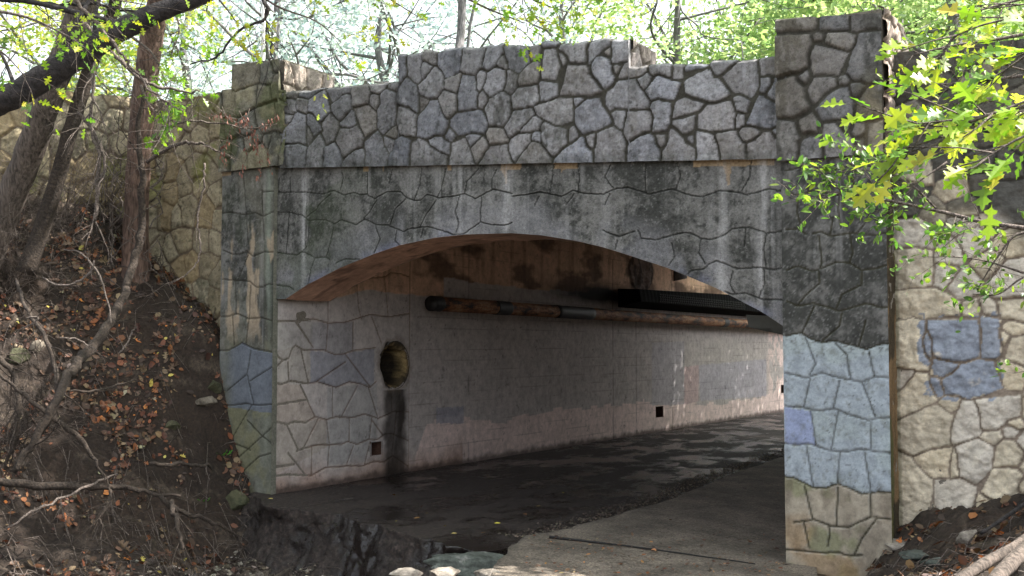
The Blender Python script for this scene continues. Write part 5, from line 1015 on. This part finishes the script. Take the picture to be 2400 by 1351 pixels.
# ---- fallen leaves and gravel (uncountable)
random.seed(160); lb = MB(); LC = [(.17, .065, .03), (.13, .05, .025), (.25, .095, .035), (.10, .055, .035), (.24, .17, .10), (.18, .12, .075), (.12, .07, .04), (.06, .035, .022), (.05, .028, .02), (.09, .04, .025)]
def nrm(x, y): return Vector((tzs(x-.03, y)-tzs(x+.03, y), tzs(x, y-.03)-tzs(x, y+.03), .06)).normalized()
_gx = np.linspace(-15, 3, 361); _gy = np.linspace(4, 10.4, 129); _GX, _GY = np.meshgrid(_gx, _gy); _GZ = tz(_GX, _GY)
def tzf(x, y):
    i = int(min(max((x+15)/.05, 0), 360)); j = int(min(max((y-4)/.05, 0), 128)); return _GZ[j, i]
N = 24000; rx = rng.uniform(-14, -8.6, N); ry = rng.uniform(5.6, 10.3, N); rx = np.r_[rx, rng.uniform(-2.9, 1.2, 3800)]; ry = np.r_[ry, rng.uniform(6.3, 10.2, 3800)]
keep = (fbm(rx*2.2, ry*2.2, 600, 4, .65) > rng.uniform(.45, .57, len(rx))) & ~((rx < B0.x) & (ry > np.interp(rx, [B1.x, B0.x], [B1.y, B0.y])))
dens = ss(-.1, 1.2, tz(rx, ry)); keep &= (rng.random(len(rx)) < .25+.75*dens) | (rx > -5); keep &= ~((rx > -3.1) & (rx < -2.0) & (ry < 9.2) & (rng.random(len(rx)) < .8))
rx = rx[keep]; ry = ry[keep]; Z = tz(rx, ry); gx = (tz(rx+.03, ry)-Z)/.03; gy = (tz(rx, ry+.03)-Z)/.03
for x, y, z, a, c in zip(rx, ry, Z, gx, gy):
    n = (Vector((-a, -c, 1)).normalized()+rv()*.45).normalized(); ax = rv(); ax = (ax-n*ax.dot(n)); u_ = random.random()
    L = random.choice((.03, .04, .05, .07, .10))*random.uniform(.8, 1.2); col = jc(random.choice(LC), .35) if u_ > .035 else jc(random.choice([(.55, .45, .10), (.60, .22, .05), (.45, .40, .26)]))
    if random.random() < .13: oakleaf(lb, Vector((x, y, z+.015)), ax, n, L*1.5, col, random.uniform(.2, .8))
    else: smleaf(lb, Vector((x, y, z+.012+random.random()*.02)), ax, n, L, random.uniform(.45, .8), col)
tag(lb.build('fallen_leaves', M_DRY, None, False), kind='stuff')
random.seed(161); lb = MB()
for i in range(430):
    px = random.uniform(1230, 1840); py = random.uniform(1255, 1350) if random.random() < .8 else random.uniform(1120, 1255); q = floorhit(px, py, .045)
    if q.x < path_x(q.y)+.03: continue
    smleaf(lb, q+Vector((0, 0, .006)), (random.gauss(0, 1), random.gauss(0, 1), .1), Vector((random.gauss(0, .3), random.gauss(0, .3), 1)), random.uniform(.02, .055), random.uniform(.35, .7), jc(random.choice(LC+[(.4, .2, .07)])))
for (px, py) in ((926, 1163), (932, 1223), (970, 1218), (1043, 1236), (1057, 1253), (1127, 1252), (1234, 1209), (1256, 1189), (1158, 1229), (1320, 1158), (1243, 1272), (988, 1190), (1005, 1205), (640, 1172)):
    q = floorhit(px, py, .0); smleaf(lb, q+Vector((0, 0, .01)), (random.gauss(0, 1), random.gauss(0, 1), .1), (random.gauss(0, .3), -.3, 1), random.uniform(.05, .08), .5, jc(random.choice([(.62, .52, .08), (.45, .35, .12), (.3, .15, .06)])))
tag(lb.build('scattered_leaves', M_DRY, None, False), kind='stuff')
random.seed(162); gb = MB()
tl = MB()
for i in range(2400):
    x, y = (random.uniform(-14, -7.5), random.uniform(5.8, 10.1)) if i < 2000 else (random.uniform(-2.4, 1), random.uniform(6.5, 10))
    if x < B0.x and y > np.interp(x, [B1.x, B0.x], [B1.y, B0.y])-.05: continue
    z = float(tzf(x, y)); a = random.uniform(0, 6.3); L = random.uniform(.06, .38)*(1.6 if random.random() < .08 else 1); q = Vector((x+math.cos(a)*L, y+math.sin(a)*L*.7, 0)); q.z = float(tzf(q.x, q.y))+random.uniform(.0, .06)
    if abs(q.z-z) > L*1.1: continue
    pm_ = Vector(((x+q.x)/2, (y+q.y)/2, max(z, q.z)+random.uniform(0, .05)))+rv()*.02; tl.tube([Vector((x, y, z+.01)), pm_, q], [random.uniform(.003, .009), .004, .002], 3, 0, False)
tag(tl.build('twig_litter', M_TWIG, None), kind='stuff')
def peb(q, s, c):
    R3 = Matrix.Rotation(random.uniform(0, 6.3), 3, 'Z')@Matrix.Rotation(random.uniform(-.5, .5), 3, 'X'); vs = [q+R3@Vector((x*s*random.uniform(.7, 1.2), y*s*random.uniform(.6, 1), z*s*random.uniform(.35, .7))) for x, y, z in ((1, 0, 0), (0, 1, 0), (-1, 0, 0), (0, -1, 0), (0, 0, 1), (0, 0, -1), (.6, .6, .6), (-.6, -.5, .6))]
    gb.add(vs, [(0, 6, 4), (6, 1, 4), (0, 1, 6), (1, 2, 4), (2, 7, 4), (7, 3, 4), (2, 3, 7), (3, 0, 4), (1, 0, 5), (2, 1, 5), (3, 2, 5), (0, 3, 5)], c)
for i in range(2400):
    y = random.uniform(PE[2].y, PE[-1].y+3); x = float(path_x(np.array(y)))+random.gauss(-.12-.12*max(0, min(1, (y-9.5)/4)), .12); peb(Vector((x, y, float(zfloor(x))+.003)), random.uniform(.006, .02), jc(random.choice([(.10, .075, .06), (.05, .04, .03), (.16, .13, .10)])))
for i in range(3600):
    x = random.uniform(-9, -4.6); y = float(front_y(x))-.3-abs(random.gauss(0, .8)); z = tzs(x, y)
    peb(Vector((x, y, z+.005)), random.uniform(.008, .04)*(1 if random.random() < .95 else 1.8), jc(random.choice([(.10, .08, .06), (.22, .19, .15), (.06, .05, .04), (.35, .31, .26)])))
tag(gb.build('gravel', rockmat('gravel_stone', (.3, .3, .3), (.8, .8, .8)) if False else M_SOIL, None, False), kind='stuff')
# small green weeds
for i, (px, py, s, lab) in enumerate(((527, 1072, .10, 'bright green lobed weed on the soil beside the left pier foot'), (480, 1180, .07, 'small dark green weed on the mud below the left pier'))):
    g, dd = ghit(px, py); random.seed(170+i); o = empty('weed', g, lab, 'plant'); lb = MB(); b = MB()
    for k in range(7):
        a = k*.9; ax = Vector((math.cos(a), math.sin(a)*.6-.3, .55)); b.tube([g, g+ax*.05], [.002, .0015], 4); oakleaf(lb, g+ax*.04, ax, (0, -.6, .8), s, jc((.10, .32, .05)))
    b.build('stem', M_TWIG, o); lb.build('foliage', M_LEAF, o, False)
# white lamp post beyond the bridge
x, y = bgpos(612, 26); o = empty('lamp_post', (x, y, G), 'slim white lamp post among the trees above the left pier', 'lamp post'); b = MB(); b.tube([(x, y, G), (x, y, 13.5)], [.055, .045], 12); b.build('pole', simple('white_paint', (.7, .7, .7), .5), o)
b = MB(); b.tube([(x, y, 13.5), (x+.3, y-.2, 13.8), (x+1.2, y-.8, 13.9)], [.04, .035, .03], 8); b.build('arm', bpy.data.materials['white_paint'], o); b = MB(); b.box((x+1.45, y-.95, 13.88), (.3, .12, .06)); b.build('lamp_head', bpy.data.materials['white_paint'], o, False)

# ---- tree added beyond the far tunnel mouth to block sun from the wall
tree('broad tree added beyond the far tunnel mouth to keep sun off the wall', -11.2, 28.0, G, 5.5, .24, 5.2, 9.6, 60000, .19, GRNB, 77, sub=1.8, lean=(7.2, .6), nb=24)

# unseen tree added right of the bridge; its crown shades and dapples the left bank
tree('unseen large tree added right of the bridge, high crown shading the left bank', 2.2, 13.0, G, 6.8, .26, 4.6, 10.2, 17000, .17, GRN, 78, lm=M_LEAF, sub=1.3, lean=(-6.6, -2.2), nb=13)
